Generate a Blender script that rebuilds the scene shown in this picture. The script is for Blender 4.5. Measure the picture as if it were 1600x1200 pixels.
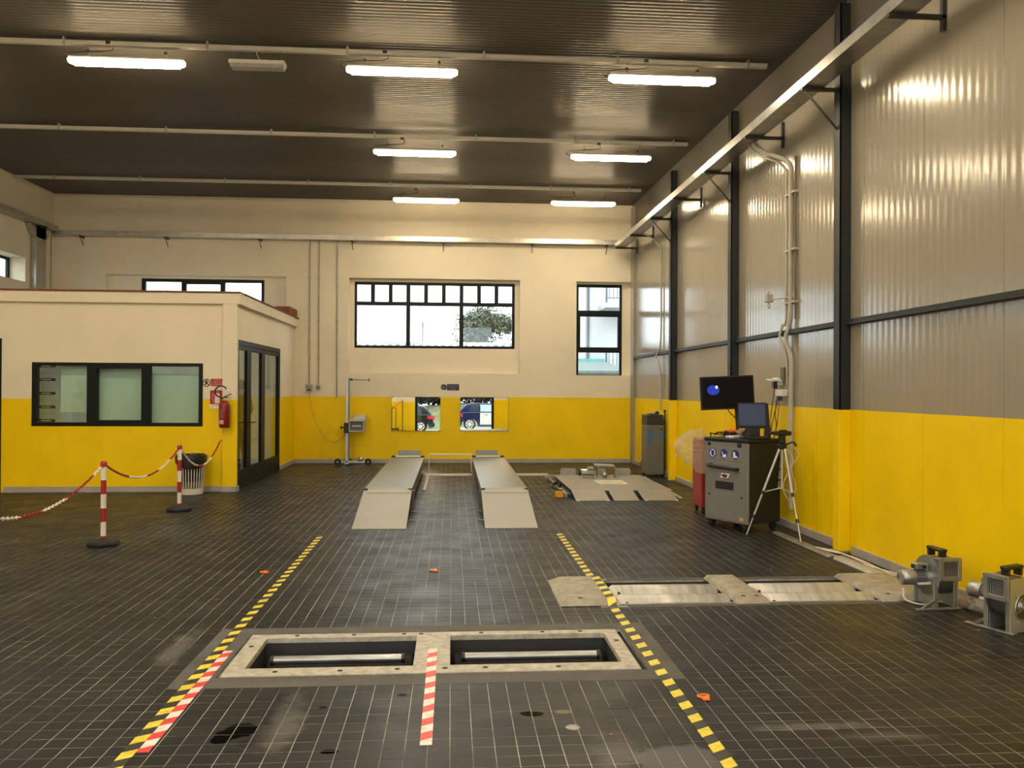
import bpy, bmesh, math, random
from mathutils import Vector, Matrix, Euler
import numpy as np
random.seed(7)
PI = math.pi
for o in list(bpy.data.objects): bpy.data.objects.remove(o)
SC = bpy.context.scene
COL = SC.collection

# ------------------------------------------------------------------ camera, world, exposure
cam_d = bpy.data.cameras.new('camera'); cam = bpy.data.objects.new('camera', cam_d); COL.objects.link(cam)
cam_d.sensor_width = 36.0; cam_d.lens = 1294.0 / 1600.0 * 36.0; cam_d.clip_start = .05; cam_d.clip_end = 400
yaw, pitch, roll = math.atan(94 / 1294), math.atan(6.5 / 1294), 0.005
fw = Vector((math.sin(yaw) * math.cos(pitch), math.cos(yaw) * math.cos(pitch), math.sin(pitch)))
rt = fw.cross(Vector((0, 0, 1))).normalized(); up = rt.cross(fw)
r2 = rt * math.cos(roll) + up * math.sin(roll); u2 = up * math.cos(roll) - rt * math.sin(roll)
cam.matrix_world = Matrix(((r2.x, u2.x, -fw.x, 0), (r2.y, u2.y, -fw.y, 0), (r2.z, u2.z, -fw.z, 1.6), (0, 0, 0, 1)))
SC.camera = cam

SKY = 1.8            # overcast sky
LAMP = 60.0          # strip lamps of the hall, light board facing down
LAMP_SIDE = 9.0      # their diffuser flanks
world = bpy.data.worlds.new('overcast'); SC.world = world; world.use_nodes = True
wn = world.node_tree.nodes; wl = world.node_tree.links
bg = wn['Background']; bg.inputs['Strength'].default_value = SKY
bg.inputs['Color'].default_value = (.86, .95, 1.0, 1)
SC.view_settings.view_transform = 'Standard'; SC.view_settings.look = 'None'
SC.view_settings.exposure = 1.4; SC.view_settings.gamma = 1.0; SC.view_settings.use_curve_mapping = False

# ------------------------------------------------------------------ materials
def newmat(name):
    m = bpy.data.materials.new(name); m.use_nodes = True
    nt = m.node_tree; b = nt.nodes['Principled BSDF']
    return m, nt, b
def N(nt, t, **kw):
    n = nt.nodes.new(t)
    for k, v in kw.items(): setattr(n, k, v)
    return n
def col4(c): return (c[0], c[1], c[2], 1)
def noise(nt, scale, detail=4, coord=None, rough=.6, stretch=None):
    tc = N(nt, 'ShaderNodeTexCoord')
    src = coord or tc.outputs['Object']
    if coord == 'pos': src = N(nt, 'ShaderNodeNewGeometry').outputs['Position']
    if stretch:
        mp = N(nt, 'ShaderNodeMapping'); mp.inputs['Scale'].default_value = stretch
        nt.links.new(src, mp.inputs['Vector']); src = mp.outputs['Vector']
    n = N(nt, 'ShaderNodeTexNoise'); n.inputs['Scale'].default_value = scale; n.inputs['Detail'].default_value = detail
    n.inputs['Roughness'].default_value = rough
    nt.links.new(src, n.inputs['Vector']); return n.outputs['Fac']
def ramp(nt, fac, stops):
    r = N(nt, 'ShaderNodeValToRGB'); e = r.color_ramp.elements
    while len(e) < len(stops): e.new(.5)
    for i, (p, c) in enumerate(stops):
        e[i].position = p; e[i].color = col4(c) if len(c) == 3 else c
    nt.links.new(fac, r.inputs['Fac']); return r.outputs['Color']
def mixc(nt, fac, a, b, mode='MIX'):
    m = N(nt, 'ShaderNodeMix', data_type='RGBA', blend_type=mode)
    for idx, v in ((0, fac), (6, a), (7, b)):
        if isinstance(v, (int, float)): m.inputs[idx].default_value = v
        elif isinstance(v, tuple): m.inputs[idx].default_value = col4(v)
        else: nt.links.new(v, m.inputs[idx])
    return m.outputs[2]
def mth(nt, op, a, b=None, c=None):
    m = N(nt, 'ShaderNodeMath', operation=op)
    for i, v in enumerate((a, b, c)):
        if v is None: continue
        if isinstance(v, (int, float)): m.inputs[i].default_value = v
        else: nt.links.new(v, m.inputs[i])
    return m.outputs[0]
def bump(nt, b, fac, strength, dist=.01):
    bp = N(nt, 'ShaderNodeBump'); bp.inputs['Strength'].default_value = strength; bp.inputs['Distance'].default_value = dist
    nt.links.new(fac, bp.inputs['Height']); nt.links.new(bp.outputs['Normal'], b.inputs['Normal'])
MATS = {}
def mat(name, c=(.5, .5, .5), rough=.5, metal=0., var=.12, scale=6., bmp=0., spec=.5, stretch=None, coat=0.):
    if name in MATS: return MATS[name]
    m, nt, b = newmat(name)
    f = noise(nt, scale, 5, stretch=stretch)
    lo = tuple(max(0, x * (1 - var)) for x in c); hi = tuple(min(1, x * (1 + var)) for x in c)
    nt.links.new(ramp(nt, f, [(.3, lo), (.7, hi)]), b.inputs['Base Color'])
    b.inputs['Metallic'].default_value = metal; b.inputs['Specular IOR Level'].default_value = spec
    r = N(nt, 'ShaderNodeMapRange'); r.inputs[3].default_value = max(.02, rough - .06); r.inputs[4].default_value = min(1, rough + .06)
    nt.links.new(f, r.inputs[0]); nt.links.new(r.outputs[0], b.inputs['Roughness'])
    b.inputs['Coat Weight'].default_value = coat
    if bmp: bump(nt, b, noise(nt, scale * 12, 3), bmp, .004)
    MATS[name] = m; return m
def emis(name, c, s):
    m, nt, b = newmat(name)
    b.inputs['Base Color'].default_value = col4(c); b.inputs['Emission Color'].default_value = col4(c); b.inputs['Emission Strength'].default_value = s
    MATS[name] = m; return m
def glassmat(name, tint=(.93, .97, .96), ior=1.45, rough=0.0):
    m, nt, b = newmat(name); nt.nodes.remove(b)
    tr = N(nt, 'ShaderNodeBsdfTransparent'); tr.inputs[0].default_value = col4(tint)
    gl = N(nt, 'ShaderNodeBsdfGlossy'); gl.inputs['Roughness'].default_value = rough
    lw = N(nt, 'ShaderNodeLayerWeight'); lw.inputs['Blend'].default_value = .5; f0 = ((ior - 1) / (ior + 1)) ** 2
    fr = mth(nt, 'MULTIPLY_ADD', mth(nt, 'POWER', lw.outputs['Facing'], 5.0), 1 - f0, f0)
    mx = N(nt, 'ShaderNodeMixShader')
    nt.links.new(fr, mx.inputs[0]); nt.links.new(tr.outputs[0], mx.inputs[1]); nt.links.new(gl.outputs[0], mx.inputs[2])
    nt.links.new(mx.outputs[0], nt.nodes['Material Output'].inputs[0]); MATS[name] = m; return m

YEL = (.88, .61, .001); YLINE = 1.405
def painted(name, upper, rough_u, rough_l, bmp=.15, metal=0., zline=YLINE, var=.05, spec=.5):
    m, nt, b = newmat(name)
    g = N(nt, 'ShaderNodeNewGeometry'); sx = N(nt, 'ShaderNodeSeparateXYZ'); nt.links.new(g.outputs['Position'], sx.inputs[0])
    isup = mth(nt, 'GREATER_THAN', sx.outputs[2], zline)
    n1 = noise(nt, 1.3, 6, coord='pos'); n2 = noise(nt, 9, 4, coord='pos')
    cu = ramp(nt, n1, [(.3, tuple(x * (1 - var) for x in upper)), (.7, tuple(min(1, x * (1 + var)) for x in upper))])
    cl = ramp(nt, n1, [(.3, (YEL[0] * .93, YEL[1] * .92, YEL[2])), (.7, (YEL[0] * 1.06, YEL[1] * 1.06, YEL[2]))])
    cl = mixc(nt, mth(nt, 'MULTIPLY', n2, .12), cl, (.45, .27, .002))
    nt.links.new(mixc(nt, isup, cl, cu), b.inputs['Base Color'])
    nt.links.new(mth(nt, 'MULTIPLY_ADD', isup, rough_u - rough_l, rough_l), b.inputs['Roughness'])
    b.inputs['Metallic'].default_value = metal; nt.links.new(mth(nt, 'MULTIPLY_ADD', isup, spec - .2, .2), b.inputs['Specular IOR Level'])
    if bmp: bump(nt, b, noise(nt, 90, 3, coord='pos'), bmp, .004)
    MATS[name] = m; return m
PLASTER = painted('painted_plaster', (.74, .665, .53), .75, .5)
PANEL = painted('panel_paint', (.30, .265, .21), .16, .36, bmp=0, var=.02, spec=.5)

def tilemat():
    m, nt, b = newmat('clinker_tile')
    g = N(nt, 'ShaderNodeNewGeometry'); pos = g.outputs['Position']
    sc = N(nt, 'ShaderNodeVectorMath', operation='SCALE'); sc.inputs['Scale'].default_value = 10.0; nt.links.new(pos, sc.inputs[0])
    fl = N(nt, 'ShaderNodeVectorMath', operation='FLOOR'); nt.links.new(sc.outputs[0], fl.inputs[0])
    wnz = N(nt, 'ShaderNodeTexWhiteNoise', noise_dimensions='2D'); nt.links.new(fl.outputs[0], wnz.inputs['Vector'])
    c1 = ramp(nt, wnz.outputs['Value'], [(0, (.0135, .0135, .0145)), (.45, (.018, .0178, .0185)), (.8, (.024, .0232, .0235)), (1, (.022, .018, .017))])
    big = noise(nt, .55, 5, coord='pos')
    c2 = mixc(nt, ramp(nt, big, [(.42, (0, 0, 0)), (.68, (.55, .55, .55))]), c1, (.036, .036, .036))
    fine = noise(nt, 35, 5, coord='pos', rough=.7)
    c3 = mixc(nt, ramp(nt, fine, [(.58, (0, 0, 0)), (.78, (.22, .22, .22))]), c2, (.2, .19, .18))
    chips = noise(nt, 14, 2, coord='pos')
    c4 = mixc(nt, ramp(nt, chips, [(.745, (0, 0, 0)), (.765, (.8, .8, .8))]), c3, (.4, .38, .35))
    # stains with a shape of their own: oil spill, cement smears (x, y, radius x, radius y, colour, strength)
    cc = c4; wet = None
    dn = noise(nt, 8, 4, coord='pos')
    D = (.004, .004, .004)
    for (x, y, rx, ry, c, s) in ((-.985, 3.94, .085, .10, D, 1), (-1.03, 3.86, .05, .07, D, 1), (-.91, 3.80, .055, .045, (.008, .008, .008), .9), (-.95, 3.72, .04, .03, (.008, .008, .008), .9),
                                 (.40, 4.065, .06, .035, D, 1), (.558, 4.077, .045, .03, (.16, .135, .07), .95), (.58, 3.89, .035, .035, (.4, .38, .36), .9), (-.25, 4.348, .03, .02, D, .95), (-.526, 3.69, .04, .025, D, .95), (-.632, 4.2, .025, .02, D, .9),
                                 (1.0, 3.52, .22, .16, (.10, .10, .108), .85), (1.72, 3.83, .42, .05, (.13, .128, .125), .7), (2.0, 3.70, .28, .06, (.10, .095, .09), .6),
                                 (-.69, 7.22, .3, .07, (.007, .007, .007), .8), (-.02, 6.97, .14, .05, (.008, .008, .008), .8), (.48, 7.22, .09, .16, (.007, .007, .007), .8), (.1, 9.2, .7, .1, (.008, .008, .008), .6),
                                 (-.78, 4.0, .10, .42, (.16, .155, .15), .55), (.72, 3.6, .14, .22, (.14, .135, .13), .5), (-1.66, 5.2, .10, .45, (.15, .145, .14), .6)):
        sx = N(nt, 'ShaderNodeSeparateXYZ'); nt.links.new(pos, sx.inputs[0])
        dx = mth(nt, 'DIVIDE', mth(nt, 'SUBTRACT', sx.outputs[0], x), rx); dy = mth(nt, 'DIVIDE', mth(nt, 'SUBTRACT', sx.outputs[1], y), ry)
        d = mth(nt, 'SQRT', mth(nt, 'ADD', mth(nt, 'MULTIPLY', dx, dx), mth(nt, 'MULTIPLY', dy, dy)))
        d = mth(nt, 'ADD', d, mth(nt, 'MULTIPLY', mth(nt, 'SUBTRACT', dn, .5), 2.0 if s < .75 else 1.3))
        mr = N(nt, 'ShaderNodeMapRange'); mr.inputs[1].default_value = 1.0; mr.inputs[2].default_value = .8 if s > .75 else .3
        mr.inputs[3].default_value = 0; mr.inputs[4].default_value = s; nt.links.new(d, mr.inputs[0])
        cc = mixc(nt, mr.outputs[0], cc, c)
        if c is D: wet = mr.outputs[0] if wet is None else mth(nt, 'MAXIMUM', wet, mr.outputs[0])
    nt.links.new(cc, b.inputs['Base Color'])
    rr = N(nt, 'ShaderNodeMapRange'); rr.inputs[1].default_value = .3; rr.inputs[2].default_value = .7; rr.inputs[3].default_value = .32; rr.inputs[4].default_value = .5
    nt.links.new(noise(nt, 3, 5, coord='pos'), rr.inputs[0]); nt.links.new(mth(nt, 'MULTIPLY', rr.outputs[0], mth(nt, 'SUBTRACT', 1.0, mth(nt, 'MULTIPLY', wet, .9))), b.inputs['Roughness'])
    nt.links.new(mth(nt, 'MULTIPLY_ADD', wet, -.1, .14), b.inputs['Specular IOR Level'])
    bump(nt, b, noise(nt, 25, 4, coord='pos'), .12, .002)
    return m
TILE = tilemat()
def groutmat():
    m, nt, b = newmat('grout')
    nt.links.new(ramp(nt, noise(nt, 1.6, 5, coord='pos', rough=.7), [(.33, (.05, .048, .045)), (.58, (.42, .40, .37))]), b.inputs['Base Color'])
    b.inputs['Roughness'].default_value = .8; return m
GROUT = groutmat()
def stripes(name, ca, cb, period):
    m, nt, b = newmat(name)
    g = N(nt, 'ShaderNodeNewGeometry'); sx = N(nt, 'ShaderNodeSeparateXYZ'); nt.links.new(g.outputs['Position'], sx.inputs[0])
    ph = mth(nt, 'FRACT', mth(nt, 'DIVIDE', mth(nt, 'ADD', mth(nt, 'SUBTRACT', sx.outputs[1], mth(nt, 'MULTIPLY', sx.outputs[0], .6)), 10), period))
    k = mth(nt, 'GREATER_THAN', ph, .5)
    dirt = ramp(nt, noise(nt, 20, 4, coord='pos'), [(.4, (1, 1, 1)), (.75, (.6, .58, .55))])
    nt.links.new(mixc(nt, 1.0, mixc(nt, k, ca, cb), dirt, 'MULTIPLY'), b.inputs['Base Color'])
    b.inputs['Roughness'].default_value = .45; return m
TAPE_YB = stripes('tape_yellow_black', (.85, .68, .05), (.02, .02, .018), .163)
TAPE_RW = stripes('tape_red_white', (.8, .06, .05), (.85, .8, .76), .163)

galv = mat('galvanised', (.42, .42, .40), .34, .85, .2, 8)
galv_d = mat('galvanised_dull', (.33, .33, .31), .5, .7, .25, 10)
chrome = mat('polished_steel', (.72, .72, .72), .16, 1, .06)
steel_dark = mat('column_steel', (.017, .02, .021), .5, 0, .15, spec=.3)
black = mat('black_plastic', (.012, .012, .012), .45, 0, .2)
rubber = mat('black_rubber', (.015, .015, .015), .75, 0, .3, 20)
white_p = mat('white_plastic', (.72, .7, .66), .4, 0, .05)
offwhite = mat('offwhite_trunking', (.5, .48, .44), .5, 0, .06)
alu = mat('grey_aluminium', (.5, .5, .48), .35, .8, .08)
frame_m = mat('dark_window_frame', (.004, .0075, .008), .45, 0, .15, spec=.2)
red_p = mat('red_paint', (.19, .006, .009), .35, 0, .1)
red_post = mat('red_post_band', (.36, .012, .02), .45, 0, .1)
white_post = mat('white_post_band', (.78, .72, .66), .45, 0, .06)
terra = mat('terracotta', (.22, .06, .025), .7, 0, .25, 12, .3)
concrete = mat('cement', (.085, .082, .075), .75, 0, .3, 5, .5)
plate_m = mat('worn_plate', (.34, .31, .25), .7, .1, .25, 14, .6)
lift_top = mat('lift_deck', (.15, .138, .09), .34, .25, .2, 4, .1)
lift_ramp = mat('ramp_sheet', (.355, .34, .305), .55, .1, .06, 3)
lift_side = mat('lift_side', (.12, .12, .115), .5, .3, .2)
grey_cab = mat('grey_cabinet', (.2, .2, .2), .42, .1, .06, 3)
grey_flap = mat('grey_flap', (.3, .3, .29), .5, .1, .06)
skirt = mat('skirting_tile', (.36, .33, .3), .4, 0, .12, 6)
plastic_orange = mat('orange_plastic', (.85, .2, .03), .35, 0, .08)
copper_cable = mat('tan_cable', (.35, .25, .1), .5)
white_cable = mat('white_cable', (.65, .6, .5), .5)
cable_m = mat('black_cable', (.015, .015, .014), .5)
win_glass = glassmat('window_glass', (.96, .985, .98))
office_glass = glassmat('office_glass', (.88, .95, .93), 1.5)
clear_plastic = glassmat('clear_plastic', (.9, .92, .9), 1.35, .1)
mirror_m, _nt, _b = newmat('mirror_silver'); _b.inputs['Metallic'].default_value = 1; _b.inputs['Roughness'].default_value = 0; _b.inputs['Base Color'].default_value = (.9, .92, .9, 1)

# ------------------------------------------------------------------ mesh helpers
class MB:
    def __init__(s, M=None): s.v = []; s.f = []; s.M = M or Matrix()
    def add(s, vs, fs):
        b = len(s.v); s.v += [s.M @ Vector(v) for v in vs]; s.f += [tuple(i + b for i in f) for f in fs]; return s
    def box(s, x0, x1, y0, y1, z0, z1):
        return s.add([(x0, y0, z0), (x1, y0, z0), (x1, y1, z0), (x0, y1, z0), (x0, y0, z1), (x1, y0, z1), (x1, y1, z1), (x0, y1, z1)],
                     [(0, 3, 2, 1), (4, 5, 6, 7), (0, 1, 5, 4), (1, 2, 6, 5), (2, 3, 7, 6), (3, 0, 4, 7)])
    def hexa(s, p):   # eight corners: bottom 4 ccw, top 4 ccw
        return s.add(p, [(0, 3, 2, 1), (4, 5, 6, 7), (0, 1, 5, 4), (1, 2, 6, 5), (2, 3, 7, 6), (3, 0, 4, 7)])
    def prism(s, pts, a, b, ax='y'):   # polygon in the two other axes, extruded along ax
        def P(u, w, t): return {'x': (t, u, w), 'y': (u, t, w), 'z': (u, w, t)}[ax]
        n = len(pts); vs = [P(u, w, a) for u, w in pts] + [P(u, w, b) for u, w in pts]
        return s.add(vs, [tuple(range(n)), tuple(range(2 * n - 1, n - 1, -1))] + [(i, i + n, (i + 1) % n + n, (i + 1) % n) for i in range(n)])
    def cyl(s, p0, p1, r0, r1=None, n=14, caps=True):
        return s.tube([p0, p1], r0, n, r1=r1, caps=caps)
    def tube(s, pts, r, n=8, r1=None, caps=True, closed=False):
        pts = [Vector(p) for p in pts]; m = len(pts)
        rs = [r + ((r1 if r1 is not None else r) - r) * i / max(1, m - 1) for i in range(m)]
        vs = []; fs = []; t0 = None
        for i, p in enumerate(pts):
            if closed: t = pts[(i + 1) % m] - pts[i - 1]
            else: t = pts[min(i + 1, m - 1)] - pts[max(i - 1, 0)]
            t = t.normalized() if t.length > 1e-9 else Vector((0, 0, 1))
            if t0 is None:
                a = Vector((0, 0, 1)) if abs(t.z) < .9 else Vector((1, 0, 0)); u = t.cross(a).normalized()
            else:
                u = (u - t * u.dot(t)).normalized()
            t0 = t; w = t.cross(u)
            vs += [p + (u * math.cos(2 * PI * k / n) + w * math.sin(2 * PI * k / n)) * rs[i] for k in range(n)]
        for i in range(m if closed else m - 1):
            j = (i + 1) % m
            fs += [(i * n + k, i * n + (k + 1) % n, j * n + (k + 1) % n, j * n + k) for k in range(n)]
        if caps and not closed: fs += [tuple(range(n - 1, -1, -1)), tuple(range((m - 1) * n, m * n))]
        return s.add(vs, fs)
    def lathe(s, prof, n=20, c=(0, 0, 0), ax='z'):
        vs = []; fs = []
        for r, h in prof:
            for k in range(n):
                a = 2 * PI * k / n; q = (r * math.cos(a), r * math.sin(a))
                vs.append({'z': (c[0] + q[0], c[1] + q[1], c[2] + h), 'x': (c[0] + h, c[1] + q[0], c[2] + q[1]), 'y': (c[0] + q[0], c[1] + h, c[2] + q[1])}[ax])
        m = len(prof)
        for i in range(m - 1): fs += [(i * n + k, i * n + (k + 1) % n, (i + 1) * n + (k + 1) % n, (i + 1) * n + k) for k in range(n)]
        fs += [tuple(range(n - 1, -1, -1)), tuple(range((m - 1) * n, m * n))]
        return s.add(vs, fs)
    def ball(s, c, r, n=10, sq=(1, 1, 1)):
        vs = []; fs = []
        for i in range(1, n):
            for k in range(2 * n):
                a = PI * i / n; b = PI * k / n
                vs.append((c[0] + r * sq[0] * math.sin(a) * math.cos(b), c[1] + r * sq[1] * math.sin(a) * math.sin(b), c[2] + r * sq[2] * math.cos(a)))
        m = 2 * n
        for i in range(n - 2): fs += [(i * m + k, (i + 1) * m + k, (i + 1) * m + (k + 1) % m, i * m + (k + 1) % m) for k in range(m)]
        fs += [tuple(range(m)), tuple(range((n - 2) * m + m - 1, (n - 2) * m - 1, -1))]
        return s.add(vs, fs)
    def mesh(s, name, m, bevel=0., ang=35, seg=1):
        me = bpy.data.meshes.new(name); me.from_pydata([tuple(v) for v in s.v], [], s.f)
        bm = bmesh.new(); bm.from_mesh(me)
        bmesh.ops.recalc_face_normals(bm, faces=bm.faces)
        if bevel:
            es = [e for e in bm.edges if len(e.link_faces) == 2 and e.calc_face_angle(0) > math.radians(40)]
            bmesh.ops.bevel(bm, geom=es, offset=bevel, segments=seg, affect='EDGES', clamp_overlap=True)
        for f in bm.faces: f.smooth = True
        for e in bm.edges: e.smooth = len(e.link_faces) == 2 and e.calc_face_angle(0) < math.radians(ang)
        bm.to_mesh(me); bm.free(); me.materials.append(m); return me
    def build(s, name, m, parent=None, bevel=0., ang=35, seg=1, loc=None):
        o = bpy.data.objects.new(name, s.mesh(name, m, bevel, ang, seg)); COL.objects.link(o)
        if parent: o.parent = parent
        if loc: o.location = loc
        return o
def rawobj(name, me, parent=None):
    o = bpy.data.objects.new(name, me); COL.objects.link(o)
    if parent: o.parent = parent
    return o
def tag(o, label, cat, group=None):
    o['label'] = label; o['category'] = cat
    if group: o['group'] = group
    return o
def struct(o, label=None):
    o['kind'] = 'structure'
    if label: o['label'] = label
    return o
def thing(name, label, cat, loc=(0, 0, 0), rz=0., group=None):
    o = bpy.data.objects.new(name, None); COL.objects.link(o); o.location = loc; o.rotation_euler = (0, 0, rz); o.empty_display_size = .1
    return tag(o, label, cat, group)
def copy_tree(root, loc=None, label=None, parent=None):
    c = root.copy(); COL.objects.link(c)
    if parent: c.parent = parent
    if loc is not None: c.location = loc
    if label: c['label'] = label
    for ch in list(root.children): copy_tree(ch, parent=c)
    return c
def wall_mesh(mb, ax, a, b, u0, u1, w0, w1, holes):
    """slab between a and b along axis ax, spanning u,w, with rectangular holes (u0,u1,w0,w1)"""
    def P(t, u, w): return {'x': (t, u, w), 'y': (u, t, w), 'z': (u, w, t)}[ax]
    us = sorted({u0, u1} | {h[0] for h in holes} | {h[1] for h in holes}); ws = sorted({w0, w1} | {h[2] for h in holes} | {h[3] for h in holes})
    us = [u for u in us if u0 <= u <= u1]; ws = [w for w in ws if w0 <= w <= w1]
    def solid(i, j):
        if not (0 <= i < len(us) - 1 and 0 <= j < len(ws) - 1): return False
        cu = (us[i] + us[i + 1]) / 2; cw = (ws[j] + ws[j + 1]) / 2
        return not any(h[0] < cu < h[1] and h[2] < cw < h[3] for h in holes)
    idx = {}; vs = []; fs = []
    def vi(t, i, j):
        k = (t, i, j)
        if k not in idx: idx[k] = len(vs); vs.append(P(a if t == 0 else b, us[i], ws[j]))
        return idx[k]
    for i in range(len(us) - 1):
        for j in range(len(ws) - 1):
            if not solid(i, j): continue
            for t in (0, 1): fs.append((vi(t, i, j), vi(t, i + 1, j), vi(t, i + 1, j + 1), vi(t, i, j + 1)))
            for (di, dj, p, q) in ((-1, 0, (i, j), (i, j + 1)), (1, 0, (i + 1, j), (i + 1, j + 1)), (0, -1, (i, j), (i + 1, j)), (0, 1, (i, j + 1), (i + 1, j + 1))):
                if not solid(i + di, j + dj): fs.append((vi(0, *p), vi(0, *q), vi(1, *q), vi(1, *p)))
    return mb.add(vs, fs)
def text_mesh(txt, size, m, name, parent, M, align='CENTER', thick=.0008):
    cu = bpy.data.curves.new('lettering', 'FONT'); cu.body = txt; cu.size = size; cu.align_x = align; cu.align_y = 'CENTER'; cu.extrude = thick
    t = bpy.data.objects.new('lettering_source', cu); COL.objects.link(t)
    me = bpy.data.meshes.new_from_object(t.evaluated_get(bpy.context.evaluated_depsgraph_get()))
    bpy.data.objects.remove(t); me.transform(M); me.materials.clear(); me.materials.append(m)
    o = rawobj(name, me, parent); o['kind'] = 'stuff' if False else o.get('kind', '') or ''
    del o['kind']; return o
FACE_CAM = Matrix.Rotation(PI / 2, 4, 'X')    # text in xy plane -> faces -Y
def catenary(p, q, sag, n=24):
    p = Vector(p); q = Vector(q)
    return [p.lerp(q, i / n) - Vector((0, 0, sag * 4 * (i / n) * (1 - i / n))) for i in range(n + 1)]
def smooth_path(pts, k=6):
    P = [Vector(p) for p in pts]; P = [P[0] * 2 - P[1]] + P + [P[-1] * 2 - P[-2]]; out = []
    for i in range(1, len(P) - 2):
        for j in range(k):
            t = j / k; a, b, c, d = P[i - 1:i + 3]
            out.append(.5 * ((2 * b) + (c - a) * t + (2 * a - 5 * b + 4 * c - d) * t * t + (3 * b - a - 3 * c + d) * t ** 3))
    return out + [P[-2]]

# ------------------------------------------------------------------ dimensions of the hall
XL, XR, YF, YB = -8.2, 3.9, -5.0, 17.7
def ceil_z(y): return 5.35 + .0125 * y
PIT = (-1.285, 1.125, 4.66, 5.46)       # brake tester pit
PIT2 = (1.22, 3.30, 6.05, 6.84)       # speed roller pit
OX, OY, OZ = -3.3, 12.95, 3.03        # office corner and height

# ------------------------------------------------------------------ floor
floor = wall_mesh(MB(), 'z', -.02, -.0012, XL - .3, XR + .3, YF - .3, YB + .3, [PIT, PIT2]).build('floor', GROUT)
struct(floor, 'dark grey clinker tile floor of the inspection hall')
BAND = (-1.5, 1.3, 4.5, 5.6)
wall_mesh(MB(), 'z', -.003, .0005, *BAND, [PIT]).build('cement_surround', concrete, floor)
wall_mesh(MB(), 'z', -.003, .0008, 1.3, 3.4, 6.0, 6.9, [(1.3, PIT2[1], PIT2[2], PIT2[3])]).build('cement_surround', concrete, floor)
def blocked(x, y):
    cx, cy = x + .05, y + .05
    if BAND[0] < cx < BAND[1] and BAND[2] < cy < BAND[3]: return True
    if 1.1 < cx < 3.4 and 6.0 < cy < 6.9: return True
    if cx < OX and cy > OY - .05: return True
    return False
g = .0020; hz = .0012; bv = .0006
tv = [(g, g, -hz), (.1 - g, g, -hz), (.1 - g, .1 - g, -hz), (g, .1 - g, -hz), (g + bv, g + bv, 0), (.1 - g - bv, g + bv, 0), (.1 - g - bv, .1 - g - bv, 0), (g + bv, .1 - g - bv, 0)]
tf = [(4, 5, 6, 7), (0, 1, 5, 4), (1, 2, 6, 5), (2, 3, 7, 6), (3, 0, 4, 7)]
cells = [(i * .1, j * .1) for i in range(-82, 39) for j in range(15, 177) if not blocked(i * .1, j * .1)]
def in_view(x, y):
    x += .05; y += .05
    d = Vector((x, y, -1.6)); z = d.dot(fw)
    if z < .5: return -1
    px, py = 800 + 1294 * d.dot(r2) / z, 600 - 1294 * d.dot(u2) / z
    return z if (0 < px < 1600 and 0 < py < 1190) else -1
near = sorted([(in_view(*c), c) for c in cells if in_view(*c) > 0])[:300]
near_set = {c for _, c in near}
tile_me = bpy.data.meshes.new('tile'); tile_me.from_pydata(tv, [], tf); tile_me.materials.append(TILE)
rng = random.Random(3)
for _, (x, y) in near:
    t = rawobj('tile', tile_me, floor); t.location = (x, y, rng.uniform(-.0003, .0003)); t.rotation_euler = (rng.uniform(-.002, .002), rng.uniform(-.002, .002), 0)
rest = [c for c in cells if c not in near_set]
R = np.array(rest); T = np.array(tv); nt_ = len(R)
vv = (T[None, :, :] + np.concatenate([R, np.random.RandomState(1).uniform(-.0003, .0003, (nt_, 1))], 1)[:, None, :]).reshape(-1, 3)
tilt = np.random.RandomState(2).uniform(-.003, .003, (nt_, 2)); loc = np.tile(T[:, :2] - .05, (nt_, 1))
vv[:, 2] += (loc * np.repeat(tilt, 8, 0)).sum(1)
ff = (np.array([f for f in tf])[None] + 8 * np.arange(nt_)[:, None, None]).reshape(-1)
me = bpy.data.meshes.new('tile_field'); me.vertices.add(nt_ * 8); me.vertices.foreach_set('co', vv.ravel())
me.loops.add(nt_ * 20); me.loops.foreach_set('vertex_index', ff); me.polygons.add(nt_ * 5); me.polygons.foreach_set('loop_start', np.arange(nt_ * 5) * 4)
me.polygons.foreach_set('use_smooth', np.zeros(nt_ * 5, bool)); me.update(calc_edges=True); me.validate(); me.materials.append(TILE)
tfld = rawobj('tile_field', me, floor); tfld['kind'] = 'stuff'

# ------------------------------------------------------------------ ceiling: ribbed metal sheet
ceil_m, nt, b = newmat('ceiling_sheet')
nt.links.new(ramp(nt, noise(nt, .8, 4, coord='pos', stretch=(.3, 1, 1)), [(.3, (.10, .09, .074)), (.7, (.125, .113, .094))]), b.inputs['Base Color'])
b.inputs['Roughness'].default_value = .26; b.inputs['Specular IOR Level'].default_value = .012
def ribbed(n, pitch, amp, sub=8):
    prof = []
    for i in range(n * sub + 1): prof.append((i * pitch / sub, amp * math.sin(2 * PI * i / sub)))
    return prof
pr = ribbed(int((YB - YF) / .075) + 1, .075, .0016)
vs = []; fs = []
for k, (d, h) in enumerate(pr):
    y = YF + d; z = ceil_z(y) + h; vs += [(XL, y, z), (XR, y, z)]
    if k: fs.append((2 * k - 2, 2 * k, 2 * k + 1, 2 * k - 1))
cm = MB().add(vs, fs)
cm.add([(XL, YF, ceil_z(YF) + .1), (XR, YF, ceil_z(YF) + .1), (XR, YB, ceil_z(YB) + .1), (XL, YB, ceil_z(YB) + .1)], [(0, 1, 2, 3)])
struct(cm.build('ceiling', ceil_m, ang=80), 'grey brown ribbed metal ceiling')

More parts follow.
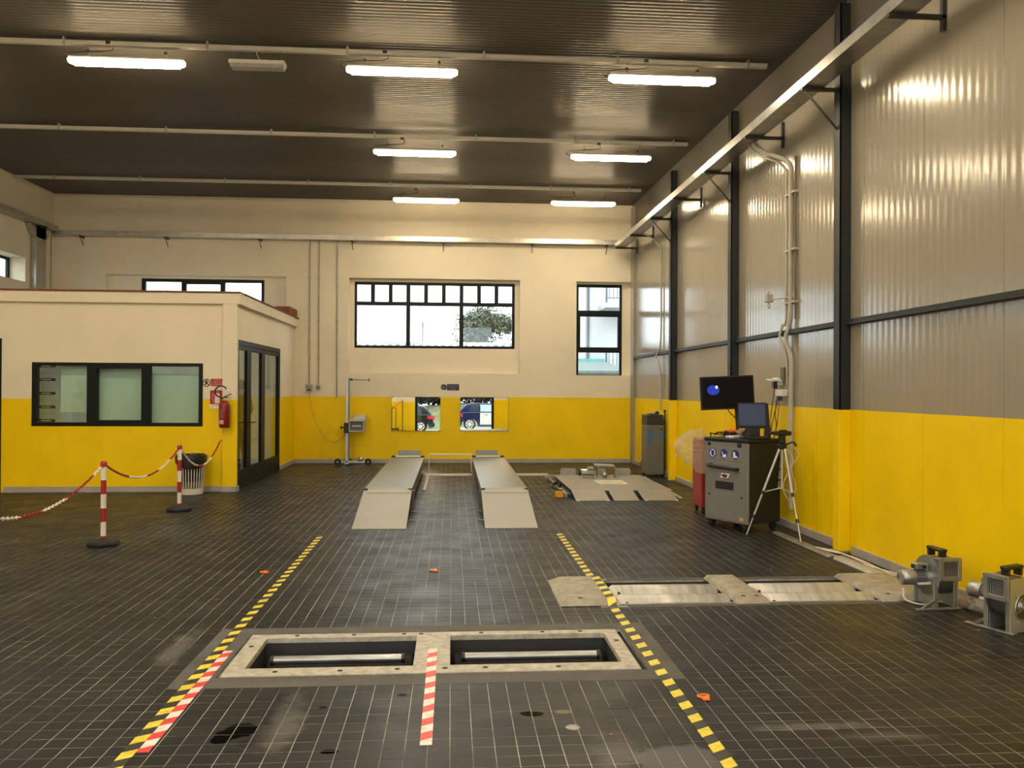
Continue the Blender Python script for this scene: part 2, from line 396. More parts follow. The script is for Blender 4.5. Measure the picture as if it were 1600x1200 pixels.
# ------------------------------------------------------------------ walls
W1 = (-2.08, 1.35, 2.445, 3.86); W1R = (-2.18, 1.45, 1.91, 3.92)
W2 = (2.69, 3.70, 1.885, 3.87); W2R = (2.672, 3.885, 1.885, 3.91)
W3 = (-6.5, -3.97, 2.9, 3.865); W3R = (-7.16, -3.485, 2.7, 3.925)
wb = struct(wall_mesh(MB(), 'y', YB, YB + .16, XL - .3, XR + .3, 0, 5.75, [W1R, W2R, W3R]).build('wall_back', PLASTER), 'back wall, cream plaster over yellow paint')
wall_mesh(MB(), 'y', YB + .16, YB + .34, XL - .3, XR + .3, 0, 5.75, [W1, W2, W3]).build('recess_wall', PLASTER, wb)
struct(MB().box(OX + .02, XR, YB - .018, YB, 0, .09).build('baseboard_back', skirt, bevel=.003))

wl_ = struct(wall_mesh(MB(), 'x', XL - .35, XL, YF - .3, YB, 0, 5.75, [(12.5, 16.57, 3.6, 4.06)]).build('wall_left', PLASTER), 'left wall, cream plaster')
wr = struct(MB().box(XR + .012, XR + .2, YF - .3, YB, 0, 5.75).build('wall_right', mat('panel_core', (.3, .28, .24), .7)), 'right wall of vertical ribbed metal panels')
pr = ribbed(10, .1, .00055, 8); vs = []; fs = []
for k, (d, h) in enumerate(pr):
    y = min(max(d, .002), .998); vs += [(h, y, 0), (h, y, 5.62)]
    if k: fs.append((2 * k - 2, 2 * k - 1, 2 * k + 1, 2 * k))
nv = len(vs); vs += [(.012, .002, 0), (.012, .002, 5.62), (.012, .998, 0), (.012, .998, 5.62)]; fs += [(0, nv, nv + 1, 1), (nv - 2, nv - 1, nv + 3, nv + 2)]
pan_me = MB().add(vs, fs).mesh('wall_panel', PANEL, ang=80)
for k in range(23):
    p = rawobj('wall_panel', pan_me, wr); p.location = (XR, -5.4 + k, 0)
MB().box(XR - .012, XR + .011, YF, YB, 4.79, 5.66).build('upper_dark_band', mat('dark_band_grey', (.13, .118, .095), .45, .1, .06), wr)  # smooth, darker grey beige band along the top of the right wall
struct(MB().box(XR - .02, XR + .01, YF, 7.8, 0, .085).box(XR - .02, XR + .01, 8.05, 11.0, 0, .085).box(XR - .02, XR + .01, 11.2, YB, 0, .085).build('baseboard_right', skirt, bevel=.003))
# front wall behind the camera, with the open vehicle door
DOOR = (-1.72, 2.0, 0, 4.6)
wf = struct(wall_mesh(MB(), 'y', YF - .3, YF, XL - .3, XR + .3, 0, 5.75, [DOOR, (-6.9, -3.2, 0, 4.6)]).build('wall_front', PLASTER), 'front wall behind the camera with open vehicle doors')
for k, (a, b_) in enumerate(((DOOR[0], DOOR[1]), (-6.9, -3.2))):
    MB().box(a - .05, a + .06, YF - .32, YF + .02, 0, 4.6).build('door_jamb', frame_m, wf, .004)
    MB().box(b_ - .06, b_ + .05, YF - .32, YF + .02, 0, 4.6).build('door_jamb', frame_m, wf, .004)

# ------------------------------------------------------------------ office in the left corner
OW = (-6.30, -3.79, .995, 1.955); OD = (-8.0, -6.74, 0, 2.31)
of = struct(wall_mesh(MB(), 'y', OY, OY + .14, XL, OX, 0, 2.98, [OW, OD]).build('wall_office_front', PLASTER), 'office front wall, cream over yellow')
MB().box(-3.485, OX + .03, OY - .055, OY + .02, 0, 2.9).build('corner_pilaster', PLASTER, of, .004)
MB().box(XL, OX + .07, OY - .06, OY + .02, 2.86, OZ).build('fascia_beam', PLASTER, of, .005)
os_ = struct(wall_mesh(MB(), 'x', OX - .14, OX, OY + .14, YB, 0, 2.98, [(13.02, 16.16, 0, 2.33)]).build('wall_office_side', PLASTER), 'office side wall with glazed door')
MB().box(OX - .02, OX + .07, OY + .021, YB, 2.86, OZ).build('fascia_beam', PLASTER, os_, .005)
wob = struct(MB().box(XL, OX - .14, YB - .1, YB - .02, 0, 2.9).build('wall_office_back', mat('office_white', (.72, .75, .71), .7)), 'pale inner wall of the office')
struct(MB().box(XL + .001, XL + .06, OY + .14, YB - .1, 0, 2.9).build('wall_office_left', mat('office_white')), 'pale inner side wall of the office')
rf = struct(MB().box(XL, OX, OY, YB, 2.9, 2.98).build('ceiling_office', PLASTER), 'flat roof slab of the office')
nt_til = 20; wdt = (OX + .08 - XL) / nt_til
for k in range(nt_til): MB().box(XL + k * wdt + .002, XL + (k + 1) * wdt - .002, OY - .09, OY + .2, OZ, OZ + .022).build('coping_tile', terra, rf, .003)
for k in range(18): MB().box(OX - .2, OX + .09, OY + .2 + k * .255 + .002, OY + .2 + (k + 1) * .255 - .002, OZ, OZ + .022).build('coping_tile', terra, rf, .003)
cp = MB().box(OX - .25, OX + .05, 16.9, YB - .02, OZ + .022, OZ + .19).build('hollow_clay_block', terra, None, .006)
tag(cp, 'terracotta clay block on the far end of the office roof edge', 'block')
struct(MB().box(-6.7, -3.49, OY - .016, OY, 0, .085).box(-3.5, OX + .045, OY - .07, OY - .054, 0, .085).box(OX + .03, OX + .046, OY - .07, OY + .06, 0, .085).build('baseboard_office', skirt, bevel=.003))
struct(MB().box(OX, OX + .016, 16.2, YB, 0, .085).build('baseboard_office_side', skirt, bevel=.003))

def window(name, lab, rect, y, depth, vbars, hbars, fw_=.055, panes=None, glass=win_glass, fm=frame_m):
    x0, x1, z0, z1 = rect
    root = bpy.data.objects.new(name, None); COL.objects.link(root); struct(root, lab)
    holes = panes
    wall_mesh(MB(), 'y', y, y + depth, x0, x1, z0, z1, holes).build('window_frame', fm, root, .004)
    for (a, b2, c, d) in holes: MB().box(a - .005, b2 + .005, y + depth * .45, y + depth * .45 + .006, c - .005, d + .005).build('pane', glass, root)
    return root
yw = YB + .18
cols = [(-2.03, -.985), (-.9, .155), (.24, 1.29)]
panes = [(a, b2, 2.5, 3.36) for a, b2 in cols]
for a, b2 in cols:
    w = (b2 - a - 2 * .085) / 3
    panes += [(a + k * (w + .085), a + k * (w + .085) + w, 3.44, 3.80) for k in range(3)]
window('window_1', 'wide dark framed window with nine small upper panes', W1, yw, .07, 0, 0, panes=panes)
window('window_2', 'tall narrow dark framed window beside the right corner', W2, yw, .07, 0, 0, panes=[(2.745, 3.65, 3.30, 3.81), (2.785, 3.61, 2.5, 3.17), (2.745, 3.65, 1.9, 2.385)])
window('window_3', 'dark framed window above the office roof', W3, yw, .07, 0, 0, panes=[(-6.42, -5.69, 2.96, 3.80), (-5.59, -4.89, 2.96, 3.76), (-4.79, -4.04, 2.96, 3.80)])
# frames stick out a little at the narrow sash
window('window_4', 'office front window with three panes in a thick dark frame', OW, OY - .012, .09, 0, 0, panes=[(-6.225, -5.50, 1.05, 1.905), (-5.35, -4.70, 1.085, 1.865), (-4.57, -3.85, 1.045, 1.905)], glass=office_glass)
w5 = bpy.data.objects.new('window_5', None); COL.objects.link(w5); struct(w5, 'high window of the left wall above the office')
wall_mesh(MB(), 'x', XL - .34, XL - .29, 12.5, 16.57, 3.6, 4.06, [(12.57, 14.45, 3.65, 4.01), (14.55, 16.5, 3.65, 4.01)]).build('window_frame', frame_m, w5)
for a, b2 in ((12.57, 14.45), (14.55, 16.48)): MB().box(XL - .32, XL - .314, a, b2, 3.65, 4.01).build('pane', win_glass, w5)
# glazed office door (side wall)
d1 = bpy.data.objects.new('door_1', None); COL.objects.link(d1); struct(d1, 'glazed office door in a dark aluminium frame')
xa, xb = OX - .05, OX + .015
wall_mesh(MB(), 'x', xa, xb, 13.02, 16.16, 0.012, 2.33, [(13.09, 16.09, .05, 2.25)]).build('door_frame', frame_m, d1, .003)
for (a, b2) in ((13.09, 13.77), (13.775, 14.78), (14.785, 16.09)):
    lf = wall_mesh(MB(), 'x', xa + .012, xb - .008, a, b2, .05, 2.25, [(a + (.03 if a < 13.2 else .13), b2 - (.13 if b2 < 15 else .06) , .30, 2.18)]).build('door_leaf', frame_m, d1, .003)
    MB().box(OX - .025, OX - .019, a + (.03 if a < 13.2 else .13), b2 - (.13 if b2 < 15 else .06), .30, 2.18).build('pane', office_glass, lf)
    if a == 13.09 or a == 13.775:
        yk = 13.7 if a == 13.09 else 13.85
        MB().tube([(xb - .01, yk, 1.02), (xb + .05, yk, 1.02), (xb + .05, yk + (-.12 if a < 13.2 else .12), 1.02)], .01, 8).build('door_handle', black, lf)
# dark door at the left edge
d2 = bpy.data.objects.new('door_2', None); COL.objects.link(d2); struct(d2, 'dark framed office door at the left edge')
wall_mesh(MB(), 'y', OY - .015, OY + .08, OD[0], OD[1], 0.002, OD[3], [(OD[0] + .07, OD[1] - .07, .1, 2.24)]).build('door_frame', frame_m, d2, .003)
MB().box(OD[0] + .07, OD[1] - .07, OY + .03, OY + .036, .1, 2.24).build('pane', office_glass, d2)

# ------------------------------------------------------------------ steel frame of the right wall
def column(y, lab):
    t = thing('steel_column', lab, 'column', (XR, y, 0), 0, 'dark steel columns on the right wall')
    # I-section: two flanges along Y, web
    m = MB().box(-.115, -.002, -.065, -.053, YLINE, 5.4).box(-.115, -.002, .053, .065, YLINE, 5.4).box(-.115, -.1, -.065, .065, YLINE, 5.4).box(-.012, -.001, -.053, .053, YLINE, 5.4)
    m.build('upper_shaft', steel_dark, t, .002)
    MB().box(-.115, -.001, -.065, .065, .02, YLINE).build('painted_casing', PLASTER, t, .004)
    MB().box(-.14, -.02, -.085, .085, .001, .02).build('base_plate', galv_d, t, .002)
    return t
for y, lab in ((4.75, 'dark steel column nearest the camera on the right wall'), (7.92, 'large dark steel column beside the white conduits, nearest in view'), (11.1, 'dark steel column behind the hanging monitor'), (14.2, 'dark steel column beside the grey gas cabinet')): column(y, lab)
cpst = tag(MB().box(XR - .05, XR, 17.42, YB - .02, 0, 5.5).build('corner_post', mat('grey_beige_metal', (.3, .28, .23), .45, .2), None, .004), 'grey beige metal post in the back right corner', 'post')
for (a, b2, nm) in ((4.83, 7.84, 'nearest the camera'), (8.0, 11.02, 'behind the white conduits'), (11.18, 14.12, 'behind the monitor'), (14.28, 17.42, 'by the back corner')):
    t = tag(MB().box(XR - .05, XR - .004, a, b2, 2.235, 2.29).box(XR - .06, XR - .05, a, b2, 2.235, 2.255).build('wall_rail', steel_dark, None, .003), 'dark horizontal steel rail across the right wall ' + nm, 'rail', 'dark rails between the columns')

# ------------------------------------------------------------------ cable trays
def tray_profile(w, h): return [(0, h), (0, 0), (w, 0), (w, h), (w - .012, h), (w - .012, .012), (.012, .012), (.012, h)]
tr = thing('cable_tray', 'galvanised cable tray running along the right wall on brackets', 'cable tray')
MB().prism([(3.43 + u, 4.58 + w) for u, w in tray_profile(.215, .1)], YF, 17.45, 'y').build('channel', galv, tr, .001)
for y in (4.75, 6.3, 7.92, 9.5, 11.1, 12.7, 14.2, 15.8, 17.2):
    m = MB().box(3.42, XR - .01, y - .02, y + .02, 4.545, 4.578)
    if y in (4.75, 7.92, 11.1, 14.2): m.tube([(3.45, y, 4.55), (3.8, y, 4.16)], .012, 6)
    else: m.box(XR - .04, XR - .01, y - .02, y + .02, 4.45, 4.75)
    m.build('bracket', mat('dark_bracket', (.06, .06, .058), .5, .5), tr, .002)
blue = tag(MB().tube([(3.455 + .005 * math.sin(y * 2.1), y, 4.695 + .006 * math.sin(y * 3)) for y in np.arange(YF, 11, .3)], .008, 6).build('cable', mat('blue_cable', (.02, .05, .35), .5)), 'blue cable lying on the right wall cable tray', 'cable')
t = thing('cable_tray', 'galvanised cable tray running across the back wall', 'cable tray')
MB().prism([(YB - .2 + u, 4.68 + w) for u, w in tray_profile(.195, .1)], -8.15, 3.62, 'x').build('channel', galv, t, .001)
for x in (-7.6, -5.9, -4.0, -2.1, -.2, 1.7, 3.3): MB().box(x - .018, x + .018, YB - .22, YB, 4.65, 4.678).tube([(x, YB - .2, 4.66), (x, YB - .02, 4.5)], .009, 6).build('bracket', MATS['dark_bracket'], t, .002)
t = thing('cable_tray', 'galvanised cable tray running along the left wall', 'cable tray')
MB().prism([(XL + .01 + u, 4.74 + w) for u, w in tray_profile(.2, .1)], 8.0, 17.45, 'y').build('channel', galv, t, .001)
for y in (13.4, 15.1, 16.9): MB().box(XL, XL + .24, y - .02, y + .02, 4.7, 4.738).build('bracket', MATS['dark_bracket'], t, .002)
t = thing('cable_duct', 'vertical galvanised cable duct dropping to the office roof', 'cable duct', (XL + .01, 16.95, 0))
MB().box(0, .1, -.2, .2, OZ, 4.73).build('channel', galv, t, .004)
MB().prism([(-.42, 4.735), (-.21, 4.5), (.21, 4.5), (.42, 4.735)], 0, .1, 'x').build('elbow', galv, t, .004)
tag(MB().tube([(XL + .02, 17.55, 4.68), (XL + .02, 17.55, OZ + .02)], .011, 8).build('conduit', galv_d), 'thin grey conduit beside the vertical cable duct', 'conduit')
tag(MB().tube([(XL + .02, 14.9, 5.5), (XL + .02, 14.9, 4.86)], .008, 6).build('conduit', cable_m), 'short dark cable between ceiling and left cable tray', 'conduit')

# back wall conduits and sockets
def socket(x, z, w, h, lab, y=YB):
    t = thing('wall_socket', lab, 'socket', (x, y, z))
    MB().box(-w / 2, w / 2, -.055, 0, -h / 2, h / 2).build('box', mat('socket_grey', (.42, .42, .4), .5), t, .006)
    MB().box(-w * .36, w * .36, -.066, -.055, -h * .05, h * .36).build('flap', mat('socket_flap', (.22, .23, .24), .4), t, .003)
    MB().box(-w * .3, w * .3, -.062, -.055, -h * .36, -h * .14).build('outlet_strip', black, t)
    return t
for x, zb, lab in ((-2.99, 1.66, 'grey conduit on the back wall above the larger socket'), (-2.80, 1.66, 'grey conduit on the back wall above the smaller socket'), (-2.42, 1.38, 'lone grey conduit on the back wall nearest the lamp tester mast')):
    yc = YB - .02
    t = thing('conduit', lab, 'conduit', (x, yc, 0))
    MB().tube([(0, 0, 4.68), (0, 0, zb)], .013, 8).build('pipe', galv_d, t)
    for z in (2.2, 3.0, 3.9): MB().box(-.022, .022, -.018, .02, z - .012, z + .012).build('clip', galv_d, t)
socket(-2.99, 1.585, .14, .17, 'larger grey wall socket with a cable plugged in', YB)
socket(-2.80, 1.605, .09, .09, 'smaller square grey wall socket')
tag(MB().tube(smooth_path([(-2.97, YB - .12, 1.5), (-2.93, YB - .14, 1.2), (-2.80, YB - .2, .8), (-2.6, YB - .3, .52), (-2.4, YB - .36, .47), (-2.2, YB - .42, .62), (-2.15, 17.29, .72)]), .006, 6).build('power_cord', copper_cable), 'thin tan power cord hanging from socket to lamp tester', 'cord')

# ------------------------------------------------------------------ ceiling trunking and lamps
ROWS = [-3.5, -.25, 3.0, 6.25, 9.5, 12.78, 16.0]
names = {9.5: 'first', 12.78: 'second', 16.0: 'third'}
for y in ROWS:
    if y < 6: continue
    z = ceil_z(y) - .062
    t = thing('lamp_trunking', 'long white ceiling trunking, %s from the camera' % names.get(y, 'just outside the frame, nearest'), 'trunking', (0, y, z), 0, 'white trunking lines under the ceiling')
    MB().box(-8.15, 3.68, -.03, .03, -.025, .025).build('channel', offwhite, t, .004)
    for x in np.arange(-7.4, 3.7, 1.55): MB().box(x - .012, x + .012, -.036, .036, -.028, .058).build('clip', galv_d, t)
diff = emis('lamp_diffuser', (1.0, .85, .59), LAMP_SIDE); board = emis('lamp_light_board', (1.0, .85, .59), LAMP)
def lamp_proto():
    t = thing('strip_lamp', '', 'lamp', (0, 0, 0), 0, 'lit strip lamps under the ceiling')
    hl = .63
    pts = [(-.047, .015), (-.05, -.01), (-.036, -.038), (0, -.047), (.036, -.038), (.05, -.01), (.047, .015)]
    vs = []; fs = []
    xs = [(-hl + .0, .55), (-hl + .02, .85), (-hl + .05, 1), (hl - .05, 1), (hl - .02, .85), (hl, .55)]
    for x, s in xs: vs += [(x, y * s, z if z > 0 else z * s) for y, z in pts]
    n = len(pts)
    for i in range(len(xs) - 1): fs += [(i * n + k, i * n + k + 1, (i + 1) * n + k + 1, (i + 1) * n + k) for k in range(n - 1)]
    fs += [tuple(range(n)), tuple(range(len(vs) - 1, len(vs) - n - 1, -1))]
    MB().add(vs, fs).build('diffuser', diff, t, ang=60)
    MB().box(-hl + .06, hl - .06, -.036, .036, -.0505, -.0475).build('light_board', board, t)
    MB().box(-hl + .01, hl - .01, -.048, .048, .015, .04).build('housing', white_p, t, .006)
    for x in (-.42, .42):
        MB().tube([(x, 0, .04), (x + .02, .0, .1), (x, 0, .19)], .003, 5).build('hanger', galv_d, t)
        MB().box(x - .014, x + .014, -.02, .02, .095, .115).build('hook', black, t)
    MB().tube(smooth_path([(-hl, 0, .01), (-hl - .05, 0, .02), (-hl - .06, .02, .06), (-hl + .08, .02, .1), (-.2, .03, .13), (-.16, .03, .2)]), .005, 5).build('feed_cable', cable_m, t)
    MB().box(-.22, -.17, -.035, -.005, .18, .215).build('plug', black, t)
    return t
lp = lamp_proto(); first = True
pos = {9.5: [-3.63, -.585, 2.43, -6.68], 12.78: [-.585, 2.46], 16.0: [-.51, 2.54]}
lname = {(9.5, 0): 'lit strip lamp at the left of the nearest visible row', (9.5, 1): 'lit strip lamp in the middle of the nearest visible row', (9.5, 2): 'lit strip lamp at the right of the nearest visible row', (9.5, 3): 'lit strip lamp of the nearest visible row, just outside the left edge',
         (12.78, 0): 'lit strip lamp at the left of the middle row', (12.78, 1): 'lit strip lamp at the right of the middle row', (16.0, 0): 'lit strip lamp at the left of the farthest row', (16.0, 1): 'lit strip lamp at the right of the farthest row'}
for y in ROWS:
    xs = pos.get(y, [-3.63, -.585, 2.43, -6.68])
    for i, x in enumerate(xs):
        lab = lname.get((y, i), 'lit strip lamp %s %s' % (('on the left', 'in the middle', 'on the right', 'nearest the left wall')[i], {6.25: 'just above the top edge of the picture', 3.0: 'in the row over the striped tape ends', -.25: 'in the row straight over the camera', -3.5: 'in the row by the front vehicle doors'}.get(y, '')))
        if first: lp.location = (x, y, 5.215 + (.0 if y < 12 else .005)); lp['label'] = lab; first = False
        else: copy_tree(lp, (x, y, 5.215), lab)
t = thing('emergency_lamp', 'unlit emergency lamp box between the two left strip lamps', 'lamp', (-2.2, 9.5, 5.22))
MB().box(-.31, .31, -.07, .07, 0, .045).build('housing', white_p, t, .008)
MB().prism([(-.3, 0), (.3, 0), (.29, -.04), (-.29, -.04)], -.06, .06, 'y').build('cover', mat('clear_cover', (.4, .4, .37), .15), t, .004)
for x in (-.26, .26): MB().tube([(x, 0, .045), (x, 0, .16)], .003, 5).build('hanger', galv_d, t)
MB().tube(smooth_path([(.05, 0, .045), (.0, .02, .1), (-.02, .0, .16)]), .005, 5).build('feed_cable', white_cable, t)
t = thing('added_office_lamp', 'unseen square lamp added to brighten the office', 'lamp', (-5.4, 15.0, 2.9))  # added lamp, out of view, brightens the office behind its panes
MB().box(-.3, .3, -.3, .3, -.03, 0).build('frame', white_p, t, .004); MB().box(-.27, .27, -.27, .27, -.036, -.03).build('diffuser', emis('added_office_glow', (1, .95, .86), 16.0), t)

# ------------------------------------------------------------------ right wall conduits
t = thing('conduit_bundle', 'pale conduits running down the right wall between dark columns', 'conduit', (0, 0, 0))
def pipe(pts, r, nm='pipe', m=None): return MB().tube(smooth_path(pts), r, 10).build(nm, m or mat('conduit_grey', (.42, .38, .31), .5), t)
pipe([(3.62, 9.75, 4.57), (3.7, 9.6, 4.42), (3.85, 9.25, 4.2), (3.86, 9.22, 3.9), (3.86, 9.22, 2.6), (3.86, 9.21, 2.45), (3.85, 9.25, 2.3), (3.83, 9.28, 2.15), (3.86, 9.19, 1.95), (3.86, 9.19, 1.5), (3.86, 9.19, .24)], .027)
pipe([(3.6, 9.85, 4.57), (3.68, 9.72, 4.42), (3.85, 9.4, 4.2), (3.87, 9.36, 3.9), (3.87, 9.36, 2.5), (3.85, 9.42, 2.35), (3.82, 9.42, 2.2), (3.86, 9.33, 2.0), (3.87, 9.32, 1.65)], .016)
pipe([(3.875, 9.12, 4.25), (3.875, 9.12, 3.9), (3.875, 9.12, 2.4)], .011, m=mat('rusty_rod', (.16, .11, .07), .6))
for z in (2.6, 3.2, 3.85): MB().box(3.85, XR, 9.1, 9.39, z - .012, z + .012).build('clip', MATS['conduit_grey'], t)
MB().tube([(3.85, 9.24, 2.66), (3.8, 9.62, 2.67)], .009, 6).build('arm', MATS['conduit_grey'], t)
t2 = thing('wall_valve', 'small wall detector on an arm from the pale conduits', 'valve', (3.79, 9.66, 2.66))
MB().box(-.05, .03, -.04, .04, -.02, .08).build('body', MATS['conduit_grey'], t2, .008); MB().tube([(-.01, .03 * math.cos(a), -.06 + .03 * math.sin(a)) for a in np.arange(0, 2 * PI, .5)], .006, 6, closed=True).build('ring', MATS['conduit_grey'], t2)
MB().tube([(-.03, -.06, .1), (-.01, .04, .09)], .007, 6).build('lever', MATS['conduit_grey'], t2)
t = thing('conduit', 'thin conduit on the right wall above the gas cabinet', 'conduit')
pipe([(3.62, 15.6, 4.57), (3.75, 15.4, 4.45), (3.86, 15.15, 4.2), (3.87, 15.15, 3.9), (3.87, 15.15, 2.5), (3.82, 15.3, 2.2), (3.86, 15.15, 1.95), (3.87, 15.15, 1.2)], .016)
t = thing('socket_cluster', 'white wall sockets with hanging plugs beside the pale conduit', 'socket', (3.86, 9.42, 1.5))
MB().box(-.06, .03, -.08, .1, .02, .1).build('box', white_p, t, .008); MB().box(-.05, .03, .06, .2, .15, .24).build('box', white_p, t, .006)
MB().hexa([(-.14, .02, .2), (-.02, .0, .2), (-.02, .16, .21), (-.14, .18, .21), (-.14, .02, .215), (-.02, .0, .215), (-.02, .16, .225), (-.14, .18, .225)]).build('flap', white_p, t)
MB().box(-.09, -.04, .06, .12, .11, .19).build('plug', black, t, .005)
for k in range(3): MB().cyl((-.04, -.05 + k * .05, .02), (-.04, -.05 + k * .05, -.03), .014, n=8).build('plug', black, t)
MB().box(-.02, .03, -.06, .04, .22, .36).build('junction_box', mat('socket_brown', (.12, .09, .07), .6), t, .005)
for k, (dx, dy, ln) in enumerate(((-.05, .1, .62), (-.03, -.04, .52), (-.05, .0, .5), (-.02, .05, .55))):
    tag(MB().tube(smooth_path([(3.8, 9.42 + dy, 1.5 + (.12 if k == 0 else -.02)), (3.8 + dx * .3 - .02, 9.42 + dy + .03 * (-1) ** k, 1.3), (3.78 + dx, 9.4 + dy * .3 + .04 * (-1) ** k, 1.15), (3.75 + dx, 9.42 + dy * .3, 1.5 - ln)]), .005, 5).build('power_cord', cable_m),
        ('black cord nearest the monitor hanging from the wall sockets', 'black cord crossing others below the wall sockets', 'straight black cord below the wall sockets', 'black cord nearest the conduit below the wall sockets')[k], 'cord', 'cords below the wall sockets')

# ------------------------------------------------------------------ brake tester in the floor
t = thing('brake_tester', 'floor brake tester with two open roller bays in a cement frame', 'brake tester', (0, 0, 0))
pf = mat('frame_steel_worn', (.46, .43, .37), .6, .25, .3, 18, .5)
for (x0, x1, y0, y1) in ((-1.27, 1.09, 4.67, 4.795), (-1.27, 1.09, 5.365, 5.445), (-1.27, -1.16, 4.795, 5.365), (-.215, 0.0, 4.795, 5.365), (1.0, 1.09, 4.795, 5.365)):
    MB().box(x0 + .001, x1 - .001, y0 + .001, y1 - .001, -.03, .004).build('frame_bar', pf, t, .002)
MB().box(-1.285, 1.105, 4.665, 5.455, -.44, -.42).build('pit_floor', rubber, t)
pw = mat('pit_wall', (.03, .03, .03), .6)
wall_mesh(MB(), 'z', -.42, -.031, -1.4, 1.25, 4.55, 5.6, [(-1.17, -.21, 4.79, 5.37), (-.005, 1.01, 4.79, 5.37)]).build('pit_lining', pw, t)
drk = mat('grit_roller', (.02, .021, .021), .55, .2, .4, 60, 1)
for (x0, x1) in ((-1.13, -.24), (.03, .97)):
    for yy, zz in ((4.93, -.17), (5.31, -.2)): MB().cyl((x0, yy, zz), (x1, yy, zz), .105, n=28).build('grit_roller', drk, t)
    MB().cyl((x0 + .06, 5.14, -.065), (x1 - .06, 5.14, -.065), .026, n=18).build('sensor_roller', mat('roller_steel', (.42, .42, .42), .34, .9, .2, 5, stretch=(1, 8, 8)), t)
    for xx in (x0 + .04, x1 - .06): MB().cyl((xx, 5.14, -.065), (xx + .02, 5.14, -.065), .03, n=12).build('roller_bearing', black, t)
for (x, y) in ((-.98, 4.73), (-.62, 4.73), (-.3, 4.74), (.2, 4.74), (.62, 4.73), (-.98, 5.41), (-.62, 5.41), (-.3, 5.41), (.2, 5.41), (.6, 5.41), (.85, 5.41), (-.19, 5.41), (-.03, 4.74), (1.05, 5.2), (-1.22, 5.2)):
    MB().cyl((x, y, .0041), (x, y, .0055), .016, n=8).build('bolt_recess', rubber, t)

# ------------------------------------------------------------------ speed rollers with cover plates
t = thing('speed_roller_bed', 'two pairs of wide pale rollers set in the floor', 'roller bed', (0, 0, 0))
rolm = mat('worn_roller', (.48, .47, .45), .42, .4, .3, 3, .15, stretch=(6, .3, .3))
MB().box(PIT2[0] + .002, PIT2[1] - .002, PIT2[2] + .002, PIT2[3] - .002, -.4, -.38).build('pit_floor', rubber, t)
wall_mesh(MB(), 'z', -.38, -.022, PIT2[0] - .06, PIT2[1] + .06, PIT2[2] - .06, PIT2[3] + .06, [(PIT2[0] + .01, PIT2[1] - .01, PIT2[2] + .01, PIT2[3] - .01)]).build('pit_lining', pw, t)
for (x0, x1) in ((1.255, 2.118), (2.382, 3.248)):
    for yy in (6.215, 6.52):
        MB().lathe([(.05, 0), (.12, 0), (.14, .03), (.14, x1 - x0 - .03), (.12, x1 - x0), (.05, x1 - x0)], 36, (x0, yy, -.105), 'x').build('roller', rolm, t, ang=50)
        MB().cyl((x0 + .06, yy - .1, -.004), (x0 + .06, yy - .103, -.001), .012, n=8).build('bolt', black, t)
MB().box(1.23, 3.29, 6.06, 6.085, -.03, .006).build('edge_strip', galv_d, t, .002)
def cover(x0, x1, lab, bev_l, bev_r, zt=.045):
    t = thing('cover_plate', lab, 'cover plate', (0, 0, 0), 0, 'worn cover plates of the roller bed')
    y0, y1 = 6.03, 6.86
    MB().hexa([(x0, y0, .0015), (x1, y0, .0015), (x1, y1, .0015), (x0, y1, .0015), (x0 + bev_l, y0 + .05, zt), (x1 - bev_r, y0 + .05, zt), (x1 - bev_r, y1 - .05, zt), (x0 + bev_l, y1 - .05, zt)]).build('plate', plate_m, t, .004)
    for x in (x0 + bev_l + .06, x1 - bev_r - .06): MB().cyl((x, y0 + .075, zt - .002), (x, y0 + .075, zt + .0015), .018, n=10).build('bolt_hole', rubber, t)
cover(.80, 1.25, 'worn cover plate with ramped side, crossed by striped tape', .1, .02)
cover(2.12, 2.38, 'narrow worn cover plate between the two roller pairs', .02, .02)
cover(3.25, 3.76, 'worn cover plate beside the right wall blower', .02, .06)

# ------------------------------------------------------------------ tapes
def strip(name, lab, x0, x1, prof, m):
    vs = []; fs = []
    for k, (y, z) in enumerate(prof):
        vs += [(x0, y, z), (x1, y, z), (x0, y, z + .0012), (x1, y, z + .0012)]
        if k:
            a, b2 = 4 * k - 4, 4 * k
            fs += [(a, a + 1, b2 + 1, b2), (a + 2, b2 + 2, b2 + 3, a + 3), (a, b2, b2 + 2, a + 2), (a + 1, a + 3, b2 + 3, b2 + 1)]
    fs += [(0, 2, 3, 1), (len(vs) - 4, len(vs) - 3, len(vs) - 1, len(vs) - 2)]
    return tag(MB().add(vs, fs).build(name, m, None), lab, 'tape')
strip('floor_tape', 'yellow and black tape line on the floor left of the pit', -1.428, -1.368, [(1.8, .001), (9.05, .001)], TAPE_YB)
strip('floor_tape', 'yellow and black tape line on the floor crossing the cover plate', 1.155, 1.22, [(1.8, .0015), (5.98, .0015), (6.02, .003), (6.085, .047), (6.81, .047), (6.87, .003), (6.95, .0015), (9.05, .0015)], TAPE_YB)
strip('floor_tape', 'red and white tape beside the left yellow tape', -1.366, -1.312, [(3.73, .0012), (5.13, .0012)], TAPE_RW)
strip('floor_tape', 'red and white tape down the middle of the pit frame', -.135, -.08, [(3.73, .0012), (4.62, .0012), (4.665, .0055), (5.09, .0055)], TAPE_RW)

